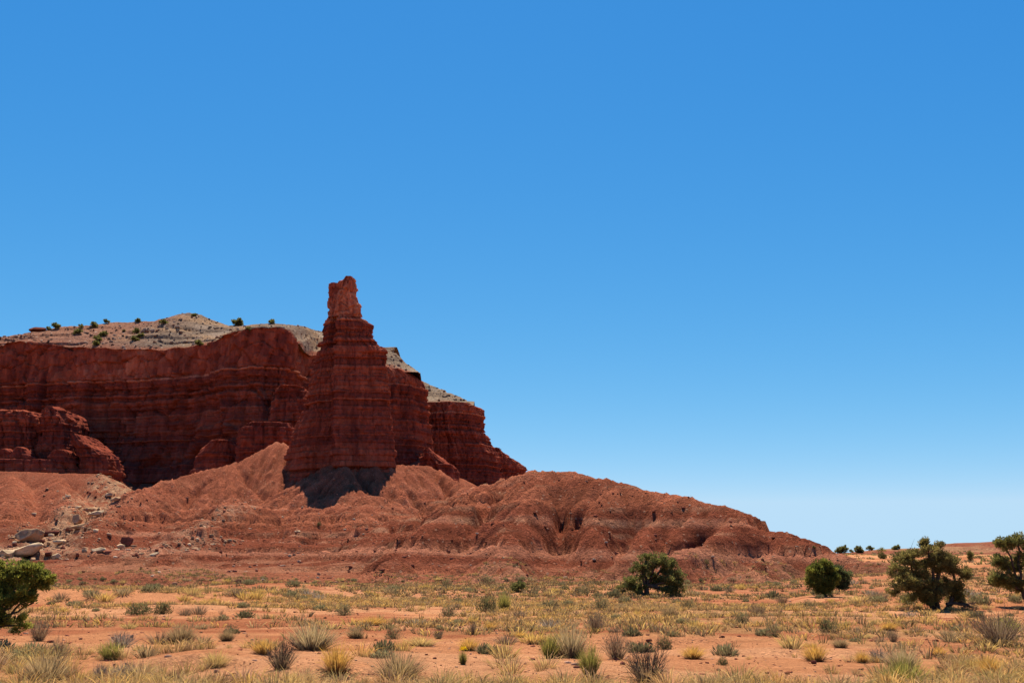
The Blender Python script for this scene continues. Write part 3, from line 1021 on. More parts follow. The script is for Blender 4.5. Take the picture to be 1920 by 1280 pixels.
    m = mesh('mesa_top', np.stack([XX, YY, ZZ], -1).reshape(-1, 3), gridF(len(R), len(xs)), M_MESA, c.reshape(-1, 3))
    tag(obj('mesa_top', m), kind='structure')


cliff()


def mesa_right(ridge, vtop, Yf, x0, seed):
    """grey caprock slope on top of a buttress: rises from the cliff edge to its skyline, then falls off behind"""
    rx, ry, rz = (np.array([p[i] for p in ridge]) for i in range(3))
    zt = ZV(vtop, Yf) - 1.2
    xs = np.arange(x0, rx[-1] + 0.5, 0.7)
    ys = np.arange(Yf + 3.0, ry.max() + 55, 0.9)
    X, Y = np.meshgrid(xs, ys)
    yr = np.interp(X, rx, ry)
    zr = np.interp(X, rx, rz)
    t = (Y - Yf - 3.0) / (yr - Yf - 3.0)
    up = zt + (zr - zt) * np.clip(t, 0, 1) ** 0.9
    Z = np.where(t < 1, up, zr - 0.30 * (Y - yr))
    Z = Z + (1.8 * fb2(X * 0.12, Y * 0.12, seed, 5, 0.65)) * sst(0, .3, t)
    for i, zl in enumerate((97.5, 100, 102.5, 105, 107.5)):
        m = sst(0.46, 0.56, n2(X * 0.08, Y * 0.08, seed + 5 + i))
        q = np.clip((Z - (zl - 2.4)) / 2.4, 0, 1)
        Z = Z - 1.3 * m * q * q * (1 - sst(0, 0.2, Z - zl)) * sst(0, .3, t)
    c = mixc([0.21, 0.145, 0.095], [0.27, 0.195, 0.13], sst(0.4, 0.65, n2(X * 0.1, Z * 0.3, 250)))
    c = mixc(c, [0.24, 0.085, 0.05], sst(0.35, 0.05, t + 0.5 * fb2(X * 0.15, Y * 0.15, 251, 2)))
    F = gridF(len(ys), len(xs))
    F = F[Z.ravel()[F].min(1) > zt - 3]
    m = mesh('mesa_top', np.stack([X, Y, Z], -1).reshape(-1, 3), F, M_MESA, c.reshape(-1, 3))
    tag(obj('mesa_top', m), kind='structure')


mesa_right(uvY((600, 640, 494), (700, 650, 490), (728, 656, 488), (742, 661, 487), (750, 668, 486), (758, 677, 485), (775, 690, 480), (787, 699, 474)), 690, 462, -92, 240)
mesa_right(uvY((640, 650, 600), (700, 660, 600), (760, 695, 595), (792, 713, 590), (815, 724, 585), (840, 735, 580), (865, 746, 572), (890, 753, 560)), 754, 545, -98, 260)

# ------------------------------------------------------------------ finding the spot a pixel looks at
bpy.context.view_layer.update()
DG = bpy.context.evaluated_depsgraph_get()


def hit(u, v, tries=60):
    for k in range(tries):
        d = Vector(ray(u, v + 0.7 * k)).normalized()
        ok, loc, nor, idx, ob, mx = scene.ray_cast(DG, Vector((0, 0, EYE)), d)
        if ok:
            return np.array(loc), ob.name
    return None, None


def px(loc):
    """size in metres of one picture pixel at a place"""
    return (loc[1] * CP + (loc[2] - EYE) * SP) / FPX


# ------------------------------------------------------------------ loose rocks
def rock_geo(seed, dims, cuts=9, sub=3, rough=0.06):
    """angular rock: a sphere grid clipped by random planes; sits with its base at z = 0"""
    rs = np.random.RandomState(seed)
    n = 6 * sub
    th = np.linspace(0, np.pi, n // 2 + 1)[1:-1]
    ph = np.linspace(0, 2 * np.pi, n, endpoint=False)
    T, Ph = np.meshgrid(th, ph, indexing='ij')
    v = np.stack([np.sin(T) * np.cos(Ph), np.sin(T) * np.sin(Ph), np.cos(T)], -1).reshape(-1, 3)
    v = np.concatenate([v, [[0, 0, 1], [0, 0, -1]]]) * 1.25
    f = gridF(len(th), n, True)[:, ::-1]
    k = len(th) * n
    top = np.stack([np.full(n, k), np.arange(n), (np.arange(n) + 1) % n], -1)
    o = (len(th) - 1) * n
    bot = np.stack([np.full(n, k + 1), o + (np.arange(n) + 1) % n, o + np.arange(n)], -1)
    pl = rs.randn(cuts, 3)
    pl /= np.linalg.norm(pl, axis=1, keepdims=True)
    pl = np.concatenate([pl, [[0, 0, 1], [0, 0, -1]]])
    off = np.concatenate([rs.uniform(0.62, 0.95, cuts), [rs.uniform(.6, .8), .75]])
    for p, q in zip(pl, off):
        d = v @ p - q
        v = v - np.outer(np.clip(d, 0, None), p)
    v = v * (1 + rough * (n3(v * 2.3 + seed, seed % 50)[:, None] - 0.5) * 2)
    v = v * np.array(dims) / 2
    v[:, 2] -= v[:, 2].min()
    return v, [f, np.concatenate([top, bot])]


PALE, TAN, REDR, DARKR = (0.60, 0.41, 0.235), (0.46, 0.265, 0.14), (0.26, 0.085, 0.05), (0.15, 0.05, 0.033)
BOULDERS = [  # u, v of the base centre, width px, height px, depth ratio, colour, tilt, turn, label
    (59, 1014, 44, 31, 0.9, TAN, 0.0, 0.3, 'large rounded tan boulder above the pale slab at the left'),
    (99, 1004, 36, 13, 0.8, DARKR, 0.12, 0.2, 'dark flat boulder right beside the rounded tan boulder'),
    (46, 1042, 60, 24, 0.8, PALE, 0.22, -0.3, 'huge tilted pale sandstone slab at the lower left of the wash'),
    (13, 1043, 26, 16, 0.9, PALE, 0.0, 0.5, 'pale angular boulder left of the tilted slab, near the picture edge'),
    (107, 1047, 18, 13, 0.7, PALE, 0.4, 0.4, 'small pale wedge shaped rock right of the tilted slab'),
    (91, 1041, 16, 9, 0.9, DARKR, 0.1, 0.9, 'small dark red rock beside the pale wedge'),
    (170, 961, 34, 14, 0.45, TAN, 0.15, 0.25, 'long tan sandstone slab lying in the upper wash'),
    (185, 965, 27, 10, 0.45, PALE, 0.2, 0.3, 'shorter pale slab just below the long tan slab'),
    (142, 980, 17, 20, 0.8, TAN, 0.0, 0.2, 'upright tan block standing left of the long slab'),
    (237, 1023, 17, 22, 0.8, REDR, 0.0, 0.4, 'small upright red hoodoo rock alone on the red slope'),
    (227, 1029, 18, 12, 0.9, PALE, 0.1, 1.0, 'pale broken rock at the foot of the small hoodoo rock'),
    (187, 1034, 28, 10, 0.5, PALE, 0.25, 0.3, 'pale flat rock left of the small hoodoo rock'),
    (203, 930, 12, 8, 0.9, PALE, 0.0, 0.6, 'bright pale boulder near the top of the rubble wash'),
    (218, 938, 18, 9, 0.8, TAN, 0.1, 0.2, 'brown boulder just under the bright pale one in the wash'),
    (111, 1018, 21, 9, 0.7, PALE, 0.1, 0.1, 'pale low boulder below the dark flat boulder'),
    (147, 953, 13, 6, 0.6, PALE, 0.1, 0.1, 'thin pale slab at the upper left end of the long slab'),
    (62, 1051, 9, 8, 0.9, TAN, 0.0, 0.1, 'tiny rounded tan rock at the right foot of the tilted slab'),
    (150, 989, 30, 9, 0.5, TAN, 0.2, 0.35, 'grey brown slab sloping down the middle of the wash'),
    (290, 1041, 20, 6, 0.4, PALE, 0.3, 0.35, 'thin pale slab lying alone on the red mounds'),
    (78, 1018, 11, 9, 0.9, DARKR, 0.0, 0.5, 'small dark block between the two largest boulders'),
    (70, 621, 30, 11, 0.8, DARKR, 0.0, 0.1, 'dark red caprock slab perched on the left mesa skyline'),
    (557, 998, 9, 5, 0.8, PALE, 0.1, 0.2, 'small pale rock alone on the red slope below the spire'),
]
_rk = 0
for (u, v, w, h, dr, colr, tilt, turn, lab) in BOULDERS:
    loc, nm = hit(u, v)
    k = px(loc)
    _rk += 1
    V, F = rock_geo(100 + _rk, (w * k * 1.15, w * k * dr, h * k * 1.2), 18, 8, 0.07)
    c = np.clip(np.array(colr)[None] * (0.8 + 0.45 * n3(V * 0.9 + 5, _rk)[:, None]), 0, 1)
    c = c * (1 - 0.35 * sst(0.55, 0.7, n3(V * np.array([.7, .7, 3]) + 9, _rk + 7))[:, None])
    o = obj('boulder', mesh('boulder', V, F, M_STONE, c), None, loc - np.array([0, 0, 0.12 * h * k]), turn)
    o.rotation_euler = (tilt * 0.6, -tilt, turn)
    tag(o, lab, 'boulder')


def merged(items):
    """items: list of (V, F) pairs -> one vertex array and face list"""
    Vs, quads, tris, n = [], [], [], 0
    for V, F in items:
        Vs.append(V)
        quads.append(F[0] + n)
        tris.append(F[1] + n)
        n += len(V)
    return np.concatenate(Vs), [np.concatenate(quads), np.concatenate(tris)]


def scatter_rocks(name, spots, cols, seed):
    """spots: (loc, size); small angular stones joined into one mesh"""
    rs = np.random.RandomState(seed)
    protos = [rock_geo(300 + i, (1, rs.uniform(.6, 1), rs.uniform(.4, .8)), 7, 1, 0.08) for i in range(8)]
    it, cc = [], []
    for loc, sz in spots:
        V, F = protos[rs.randint(8)]
        a = rs.rand() * 6.28
        ca, sa = math.cos(a), math.sin(a)
        W = V @ np.array([[ca, sa, 0], [-sa, ca, 0], [0, 0, 1]]) * sz * rs.uniform(0.75, 1.25, 3)
        it.append((W + loc - np.array([0, 0, 0.15 * sz]), F))
        c = np.array(cols[rs.randint(len(cols))]) * rs.uniform(0.7, 1.2)
        cc.append(np.repeat(c[None], len(V), 0))
    V, F = merged(it)
    o = obj(name, mesh(name, V, F, M_STONE, np.clip(np.concatenate(cc), 0, 1)))
    tag(o, kind='stuff')


rs = np.random.RandomState(77)
spots = []
for i in range(2600):                                   # rubble in the wash and on the pale streaks
    r = rs.rand()
    if r < 0.82:
        path = WASH
        wdt = 10
    else:
        path = STREAK[0] if r < 0.93 else STREAK[1]
        wdt = 3.2
    t = rs.rand() * (len(path) - 1)
    k = int(t)
    p = path[k] + (path[k + 1] - path[k]) * (t - k)
    x, y = p[0] + rs.randn() * wdt, p[1] + rs.randn() * wdt
    spots.append((np.array([x, y, float(hill_h(np.array([x]), np.array([y]))[0])]), 0.32 + 1.4 * rs.rand() ** 4))
scatter_rocks('rubble', spots, [PALE, TAN, TAN, REDR, (0.30, 0.17, 0.10)], 5)
spots = []
N = 9000
x = rs.uniform(-130, 90, N)
y = rs.uniform(115, 330, N)
z = hill_h(x, y)
keep = z > ground_h(x, y)
for a, b, c in zip(x[keep], y[keep], z[keep]):
    spots.append((np.array([a, b, c]), 0.18 + 0.75 * rs.rand() ** 5))
scatter_rocks('hill_stones', spots, [REDR, REDR, (0.36, 0.17, 0.10), (0.45, 0.29, 0.19), DARKR], 6)
spots = []
for i in range(6500):
    u, v = rs.uniform(0, 910), rs.uniform(585, 755)
    d = Vector(ray(u, v)).normalized()
    ok, loc, nor, idx, ob, mx = scene.ray_cast(DG, Vector((0, 0, EYE)), d)
    if ok and ob.name.startswith('mesa_top'):
        spots.append((np.array(loc), 0.35 + 1.9 * rs.rand() ** 4))
scatter_rocks('mesa_stones', spots, [(0.20, 0.14, 0.10), (0.30, 0.22, 0.16), (0.13, 0.085, 0.06), (0.22, 0.10, 0.06)], 7)
spots = []
for i in range(6500):
    r = 7 + 75 * rs.rand() ** 1.6
    a = rs.uniform(-0.62, 0.62)
    x, y = r * math.sin(a), r * math.cos(a)
    spots.append((np.array([x, y, float(ground_h(x, y))]), 0.022 + 0.13 * rs.rand() ** 6 + 0.0007 * r))
scatter_rocks('pebbles', spots, [(0.30, 0.10, 0.055), (0.22, 0.075, 0.045), (0.44, 0.24, 0.15), (0.16, 0.06, 0.04)], 8)


# ------------------------------------------------------------------ plants
def tube(path, r0, r1, seg=6):
    path = np.asarray(path, float)
    n = len(path)
    tg = np.gradient(path, axis=0)
    tg /= np.linalg.norm(tg, axis=1, keepdims=True) + 1e-9
    ref = np.where(np.abs(tg[:, 2:3]) > 0.9, [[1., 0, 0]], [[0, 0, 1.]])
    a = np.cross(tg, ref)
    a /= np.linalg.norm(a, axis=1, keepdims=True) + 1e-9
    b = np.cross(tg, a)
    r = np.linspace(r0, r1, n)[:, None, None]
    ph = np.linspace(0, 2 * np.pi, seg, endpoint=False)
    V = path[:, None] + r * (a[:, None] * np.cos(ph)[None, :, None] + b[:, None] * np.sin(ph)[None, :, None])
    return V.reshape(-1, 3), [gridF(n, seg, True), np.zeros((0, 3), int)]


def wiggle(a, b, rs, n=7, amp=0.12, sag=0.0):
    t = np.linspace(0, 1, n)[:, None]
    L = np.linalg.norm(np.asarray(b) - np.asarray(a))
    p = np.asarray(a) * (1 - t) + np.asarray(b) * t
    off = np.cumsum(rs.randn(n, 3), 0) * amp * L / n
    off = off - off[:1] - (off[-1:] - off[:1]) * t
    p = p + off
    p[:, 2] += sag * L * (t[:, 0] * (1 - t[:, 0]))
    return p


def leaves(pos, dirs, ln, wd, rs):
    """one small pointed leaf spray (two triangles) for each position"""
    n = len(pos)
    d = dirs / (np.linalg.norm(dirs, axis=1, keepdims=True) + 1e-9)
    r = rs.randn(n, 3)
    sd = np.cross(d, r)
    sd /= np.linalg.norm(sd, axis=1, keepdims=True) + 1e-9
    L = (ln * rs.uniform(0.6, 1.3, n))[:, None]
    W = (wd * rs.uniform(0.6, 1.3, n))[:, None]
    V = np.stack([pos - d * L * .35, pos + sd * W * .5, pos + d * L * .65, pos - sd * W * .5], 1).reshape(-1, 3)
    return V, np.arange(4 * n).reshape(n, 4)


def crown(lobes, rs, n_clump, n_leaf, ln, wd, cr, dark, light, flat=0.8):
    """foliage clumps spread through ellipsoid lobes"""
    vol = np.array([l[3] * l[4] * l[5] for l in lobes]) ** 0.75
    pick = rs.choice(len(lobes), n_clump, p=vol / vol.sum())
    L = np.array(lobes)[pick]
    d = rs.randn(n_clump, 3)
    d /= np.linalg.norm(d, axis=1, keepdims=True)
    rad = rs.rand(n_clump, 1) ** 0.42
    cpos = L[:, :3] + d * rad * L[:, 3:6]
    tone = np.clip(rs.rand(n_clump) * 0.9 + 0.1 * rs.randn(n_clump), 0, 1)
    P_, D_, C_ = [], [], []
    for i in range(n_clump):
        m = int(n_leaf * rs.uniform(0.5, 1.4))
        q = rs.randn(m, 3)
        q /= np.linalg.norm(q, axis=1, keepdims=True)
        rr = rs.rand(m, 1) ** 0.5
        sz = cr * rs.uniform(0.6, 1.35)
        P_.append(cpos[i] + q * rr * sz * np.array([1, 1, flat]))
        D_.append(q + d[i] * 0.7 + np.array([0, 0, 0.7]))
        t = np.clip(tone[i] + 0.25 * rs.randn(m), 0, 1)[:, None]
        C_.append(np.asarray(dark) * (1 - t) + np.asarray(light) * t)
    pos, di, co = np.concatenate(P_), np.concatenate(D_), np.concatenate(C_)
    V, F = leaves(pos, di, ln, wd, rs)
    return V, F, np.repeat(co, 4, 0), cpos, pick


BARKC = np.array([0.075, 0.05, 0.036])
J_DARK, J_LIGHT = (0.082, 0.082, 0.026), (0.26, 0.235, 0.063)


def juniper(name, label, loc, lobes, seed, n_clump=120, n_leaf=90, ln=0.13, wd=0.06, cr=0.3, trunk_r=0.16, stems=((0, 0),), dark=J_DARK, light=J_LIGHT,
            cat='tree', group=None, dead=()):
    """tree with trunk, limbs, dead branches and crown; lobes in metres round the trunk base"""
    rs = np.random.RandomState(seed)
    V, F, C, cpos, pick = crown(lobes, rs, n_clump, n_leaf, ln, wd, cr, dark, light)
    root = obj(name, None, None, loc)
    tag(root, label, cat, group)
    obj('crown', mesh('crown', V, F, M_LEAF, C), root)
    tr, lim = [], []
    top = max(l[2] for l in lobes)
    forks = []
    for (sx, sy) in stems:
        near_l = sorted(lobes, key=lambda l: abs(l[0] - sx * 2) + abs(l[1] - sy))[0]
        fk = np.array([sx + 0.35 * (near_l[0] - sx), sy + 0.3 * (near_l[1] - sy), max(0.25 * top, 0.35)])
        tr.append(tube(wiggle((sx * .4, sy * .4, -0.15), fk, rs, 6, 0.25), trunk_r, trunk_r * 0.7, 8))
        forks.append(fk)
    for l in lobes:
        fk = min(forks, key=lambda q: np.hypot(q[0] - l[0], q[1] - l[1]))
        lim.append(tube(wiggle(fk, np.array(l[:3]), rs, 8, 0.3), trunk_r * 0.62, trunk_r * 0.25, 6))
    for i in rs.choice(n_clump, min(n_clump, 46), replace=False):
        l = lobes[pick[i]]
        lim.append(tube(wiggle(np.array(l[:3]), cpos[i], rs, 5, 0.3), trunk_r * 0.2, trunk_r * 0.06, 4))
    for (a, b, r) in dead:
        p = wiggle(a, b, rs, 8, 0.35)
        lim.append(tube(p, r, r * .3, 5))
        for _ in range(3):
            k = rs.randint(3, 7)
            lim.append(tube(wiggle(p[k], p[k] + rs.randn(3) * np.array([.5, .3, .4]) * 0.8, rs, 5, .3), r * .4, r * .12, 4))
    V, F = merged(tr)
    obj('trunk', mesh('trunk', V, F, M_BARK, np.repeat(BARKC[None], len(V), 0), True), root)
    V, F = merged(lim)
    obj('branches', mesh('branches', V, F, M_BARK, np.repeat(BARKC[None] * 1.1, len(V), 0), True), root)
    return root


def px_lobes(u0, v0, k, items):
    """lobes given in picture pixels round the trunk base -> metres"""
    return [((u - u0) * k, dy, (v0 - v) * k, ru * k, max(ru, rv) * k * 0.85, rv * k) for (u, v, ru, rv, dy) in items]


def place_tree(u, v, items, **kw):
    loc, nm = hit(u, v)
    k = px(loc)
    dd = kw.pop('dead_px', ())
    dead = [(np.array([(a[0] - u) * k, a[2], (v - a[1]) * k]), np.array([(b[0] - u) * k, b[2], (v - b[1]) * k]), r) for a, b, r in dd]
    return juniper(loc=loc, lobes=px_lobes(u, v, k, items), dead=dead, **kw)


place_tree(1212, 1117, [(1232, 1052, 24, 14, 0), (1205, 1068, 22, 16, -.3), (1252, 1062, 20, 16, .3), (1272, 1080, 16, 16, 0), (1270, 1100, 16, 14, -.2), (1185, 1092, 20, 13, 0),
                        (1170, 1102, 10, 9, 0.2), (1225, 1085, 22, 15, .5), (1250, 1090, 20, 14, -.4), (1215, 1048, 12, 8, 0), (1246, 1106, 20, 8, -.3), (1198, 1102, 14, 9, -.2), (1218, 1098, 12, 8, .4)],
           name='juniper_tree', label='wide leaning juniper with low bare limb in front of the red hill', seed=11, n_clump=270, n_leaf=85, ln=0.15, wd=0.07, cr=0.30,
           trunk_r=0.24, stems=((0, 0), (-0.6, 0)), dead_px=[((1206, 1112, 0), (1176, 1120, -.3), .10), ((1162, 1116, 0), (1141, 1098, 0), .035), ((1166, 1119, 0), (1169, 1098, 0), .05), ((1200, 1108, 0), (1165, 1106, 0), .04)])
place_tree(1546, 1118, [(1533, 1077, 18, 16, 0), (1552, 1064, 14, 11, .2), (1527, 1092, 14, 12, -.2), (1550, 1096, 18, 12, 0), (1542, 1106, 11, 6, -.2), (1537, 1062, 11, 9, 0), (1566, 1078, 12, 14, 0.3)],
           name='juniper_tree', label='compact round bright green juniper near the end of the red hill', seed=12, n_clump=190, n_leaf=110, ln=0.14, wd=0.065, cr=0.30, trunk_r=0.13,
           dark=(0.072, 0.082, 0.017), light=(0.24, 0.235, 0.038))
place_tree(1576, 1107, [(1573, 1073, 13, 13, 0), (1584, 1086, 12, 14, .2), (1568, 1090, 12, 12, 0), (1590, 1078, 8, 8, 0), (1578, 1098, 10, 6, 0)],
           name='juniper_tree', label='darker bluish juniper touching the compact round one from behind', seed=13, n_clump=110, n_leaf=100, ln=0.15, wd=0.07, cr=0.32, trunk_r=0.10,
           dark=(0.055, 0.070, 0.025), light=(0.17, 0.185, 0.06))
place_tree(1760, 1142, [(1752, 1032, 26, 13, 0), (1715, 1045, 26, 14, .3), (1690, 1066, 20, 18, 0), (1700, 1095, 26, 20, -.4), (1735, 1070, 28, 20, .4), (1770, 1055, 26, 18, 0), (1795, 1062, 20, 18, .3),
                        (1812, 1080, 18, 18, 0), (1740, 1105, 26, 17, -.5), (1775, 1095, 24, 18, .2), (1800, 1105, 20, 16, .3), (1680, 1104, 13, 12, 0), (1712, 1120, 24, 11, 0), (1745, 1124, 22, 9, -.3), (1800, 1122, 20, 9, .3), (1770, 1022, 8, 8, 0), (1745, 1018, 7, 7, 0)],
           name='juniper_tree', label='largest spreading juniper at the right with dark trunk and fallen limb', seed=14, n_clump=460, n_leaf=110, ln=0.11, wd=0.05, cr=0.24, trunk_r=0.16,
           stems=((0, 0), (0.9, 0.4), (-0.5, 0.5)), dark=(0.098, 0.082, 0.026), light=(0.32, 0.255, 0.072),
           dead_px=[((1775, 1132, 0), (1832, 1138, 0), .10), ((1800, 1130, .2), (1836, 1128, .3), .06), ((1815, 1134, 0), (1828, 1146, 0), .04), ((1722, 1060, 0), (1718, 1028, 0), .03)])
place_tree(1936, 1136, [(1895, 1022, 20, 11, 0), (1925, 1014, 20, 12, .2), (1885, 1052, 16, 14, 0), (1910, 1060, 22, 16, .3), (1880, 1086, 22, 14, -.2), (1912, 1096, 22, 14, 0), (1945, 1045, 26, 20, 0), (1955, 1085, 26, 22, 0), (1868, 1090, 12, 8, 0)],
           name='juniper_tree', label='tall juniper cut off by the right picture edge', seed=15, n_clump=300, n_leaf=115, ln=0.11, wd=0.05, cr=0.24, trunk_r=0.15, stems=((0, 0), (-0.4, 0)),
           dark=(0.090, 0.088, 0.026), light=(0.30, 0.26, 0.066))
place_tree(-75, 1222, [(30, 1072, 34, 22, 0), (55, 1090, 24, 18, .1), (80, 1086, 10, 9, 0), (0, 1085, 40, 30, .2), (20, 1120, 36, 24, -.1), (45, 1110, 20, 16, 0), (10, 1158, 34, 20, 0), (34, 1172, 18, 16, .1), (-40, 1110, 40, 36, 0),
                       (-30, 1160, 40, 24, 0), (-80, 1130, 36, 40, 0), (-30, 1070, 30, 24, 0), (54, 1132, 12, 8, 0)],
           name='juniper_tree', label='leafy green juniper cut off by the left picture edge, nearest tree', seed=16, n_clump=360, n_leaf=85, ln=0.075, wd=0.034, cr=0.115, trunk_r=0.07,
           stems=((0, 0), (0.3, 0)), dark=(0.095, 0.102, 0.022), light=(0.33, 0.31, 0.05))
place_tree(971, 1110, [(972, 1098, 12, 9, 0), (965, 1101, 9, 7, .1), (980, 1100, 7, 7, 0)],
           name='juniper_bush', label='small round dark green juniper bush at the foot of the red hill', cat='bush', seed=17, n_clump=40, n_leaf=70, ln=0.14, wd=0.06, cr=0.24, trunk_r=0.06)
place_tree(1652, 1047, [(1653, 1035, 8, 8, 0), (1655, 1042, 7, 5, 0)], name='juniper_bush', label='small dark juniper left of the largest juniper, on the rise', cat='bush', seed=18, n_clump=26, n_leaf=60, ln=0.22, wd=0.1, cr=0.4, trunk_r=0.09)
place_tree(1819, 1053, [(1819, 1040, 5, 8, 0), (1821, 1047, 5, 5, 0)], name='juniper_bush', label='narrow dark juniper standing up behind the largest juniper', cat='bush', seed=19, n_clump=24, n_leaf=60, ln=0.2, wd=0.09, cr=0.35, trunk_r=0.09)

# small far junipers: three kinds shared by many copies
FARK = []
for i in range(4):
    rs = np.random.RandomState(40 + i)
    lob = [(rs.uniform(-.35, .35), rs.uniform(-.3, .3), rs.uniform(.16, .55), rs.uniform(.26, .42), rs.uniform(.26, .42), rs.uniform(.2, .30)) for _ in range(6)]
    V, F, C, cp, pk = crown(lob, rs, 60, 34, 0.14, 0.08, 0.15, J_DARK, J_LIGHT)
    tw = [tube(wiggle((0, 0, -0.1), (l[0] * .6, l[1] * .6, l[2]), rs, 5, .2), 0.05, 0.02, 5) for l in lob[:3]]
    TV, TF = merged(tw)
    FARK.append((mesh('crown', V, F, M_LEAF, C), mesh('trunk', TV, TF, M_BARK, np.repeat(BARKC[None], len(TV), 0), True)))


def far_juniper(u, v, w, i, label, group):
    loc, nm = hit(u, v)
    if loc is None:
        return
    k = px(loc) * w * 1.05
    root = obj('juniper_bush', None, None, loc, i * 1.7, k)
    tag(root, label, 'bush', group)
    obj('crown', FARK[i % 4][0], root)
    obj('trunk', FARK[i % 4][1], root)


MESA_T = [(90, 619, 9, 'low dark juniper just right of the dark caprock slab'), (104, 616, 14, 'rounded juniper on the left mesa skyline, right of the slab'),
          (144, 627, 15, 'pair-sized juniper below the skyline left of the ledges'), (152, 614, 9, 'small pointed juniper on the left mesa skyline'),
          (174, 613, 13, 'taller juniper on the mesa skyline beside a rock ledge'), (198, 606, 10, 'upright juniper at the left end of the mesa ledge'),
          (192, 630, 13, 'uppermost of three junipers stepping down the mesa slope'), (184, 639, 14, 'middle one of three junipers stepping down the mesa slope'),
          (178, 648, 13, 'lowest of three junipers stepping down to the cliff rim'), (255, 626, 14, 'uppermost juniper of the clump in the middle of the mesa slope'),
          (263, 632, 11, 'right-hand juniper of the clump in the middle of the mesa slope'), (254, 639, 13, 'lowest juniper of the clump in the middle of the mesa slope'),
          (257, 604, 10, 'small dark juniper at the right end of the mesa ledge'), (305, 608, 13, 'juniper left of the highest grey knoll'),
          (363, 593, 9, 'tiny juniper on top of the highest grey knoll'), (375, 647, 13, 'greyish bush on the cliff rim below the knoll'),
          (393, 649, 9, 'small green bush on the cliff rim left of the headland'), (445, 610, 20, 'widest juniper on the skyline right of the knoll'),
          (509, 606, 13, 'juniper on the skyline above the cliff headland'), (467, 620, 10, 'small bush behind the top of the cliff headland'), (232, 622, 6, 'very small bush under the mesa ledge')]
for i, (u, v, w, lab) in enumerate(MESA_T):
    far_juniper(u, v, w, i, lab, 'junipers on the grey mesa')
FAR_T = [(1577, 1031, 22, 'leftmost juniper on the right-hand horizon beside the hill end'), (1597, 1031, 9, 'tiny juniper on the horizon right of the leftmost one'),
         (1608, 1036, 20, 'low spreading bush on the slope at the end of the red hill'), (1630, 1029, 14, 'round juniper on the middle of the right-hand horizon'),
         (1680, 1030, 15, 'juniper on the horizon just left of the largest tree'), (1527, 1027, 7, 'speck of juniper on the end slope of the red hill')]
for i, (u, v, w, lab) in enumerate(FAR_T):
    far_juniper(u, v, w * 0.82, i + 2, lab, 'junipers on the right-hand horizon')


# ---- grasses and shrubs
def blades(n, rs, r0, R, H, w, cb, ct, bend=0.5, up=1.0, jitter=0.2):
    """n bent blades spreading from a small base; colours run from cb at the foot to ct at the tip"""
    a = rs.rand(n) * 2 * np.pi
    q = rs.rand(n) ** 0.6
    base = np.stack([np.cos(a) * r0 * q, np.sin(a) * r0 * q, np.zeros(n) - 0.02], -1)
    L = rs.uniform(0.55, 1.1, n)
    out = R * q * L
    tip = base + np.stack([np.cos(a) * out, np.sin(a) * out, H * L * np.sqrt(np.clip(up - (q * 0.85) ** 2 * up, 0.05, 1))], -1)
    tip += rs.randn(n, 3) * jitter * H * 0.4
    tip[:, 2] = np.abs(tip[:, 2])
    mid = base * 0.45 + tip * 0.55
    mid[:, 2] += bend * H * 0.16
    mid += rs.randn(n, 3) * jitter * H * 0.12
    sd = np.stack([-np.sin(a + rs.randn(n)), np.cos(a + rs.randn(n)), rs.randn(n) * .3], -1)
    sd /= np.linalg.norm(sd, axis=1, keepdims=True)
    W = (w * rs.uniform(.6, 1.3, n))[:, None] * .5
    V = np.stack([base - sd * W, base + sd * W, mid + sd * W * .85, mid - sd * W * .85, tip], 1).reshape(-1, 3)
    i = np.arange(n)[:, None] * 5
    Q = np.concatenate([i, i + 1, i + 2, i + 3], 1)
    T = np.concatenate([i + 3, i + 2, i + 4], 1)
    var = rs.uniform(.7, 1.25, n)[:, None]
    cb, ct = np.asarray(cb), np.asarray(ct)
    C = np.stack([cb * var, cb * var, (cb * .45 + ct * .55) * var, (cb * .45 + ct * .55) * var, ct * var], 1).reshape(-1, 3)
    return V, [Q, T], np.clip(C, 0, 1)


def twigs(n, rs, R, H, w, c):
    """branching bare stems"""
    it = []
    for _ in range(n):
        a, q = rs.rand() * 6.28, rs.rand() ** .5
        b = np.array([math.cos(a) * R * .15 * q, math.sin(a) * R * .15 * q, -0.02])
        t = np.array([math.cos(a) * R * q, math.sin(a) * R * q, H * rs.uniform(.55, 1.05) * math.sqrt(1 - .6 * q * q)])
        p = wiggle(b, t, rs, 5, .25)
        it.append(tube(p, w, w * .35, 3))
        for _ in range(2):
            k = rs.randint(2, 4)
            it.append(tube(wiggle(p[k], p[k] + (t - b) * .4 + rs.randn(3) * H * .2, rs, 3, .2), w * .5, w * .2, 3))
    V, F = merged(it)
    return V, F, np.repeat(np.asarray(c)[None], len(V), 0) * np.random.RandomState(5).uniform(.8, 1.2, (len(V), 1))


def tuft_leaves(n, rs, R, H, ln, wd, cb, ct):
    d = rs.randn(n, 3)
    d[:, 2] = np.abs(d[:, 2])
    d /= np.linalg.norm(d, axis=1, keepdims=True)
    r = rs.rand(n, 1) ** .45
    lump = 1 + .35 * (n3(d * 2.6 + rs.rand() * 20, 3)[:, None] - .5) * 2
    pos = d * r * lump * np.array([R, R, H])
    V, F = leaves(pos, d + np.array([0, 0, .9]), ln, wd, rs)
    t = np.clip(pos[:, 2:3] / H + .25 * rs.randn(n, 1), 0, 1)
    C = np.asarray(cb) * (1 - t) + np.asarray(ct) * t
    return V, F, np.repeat(C, 4, 0)


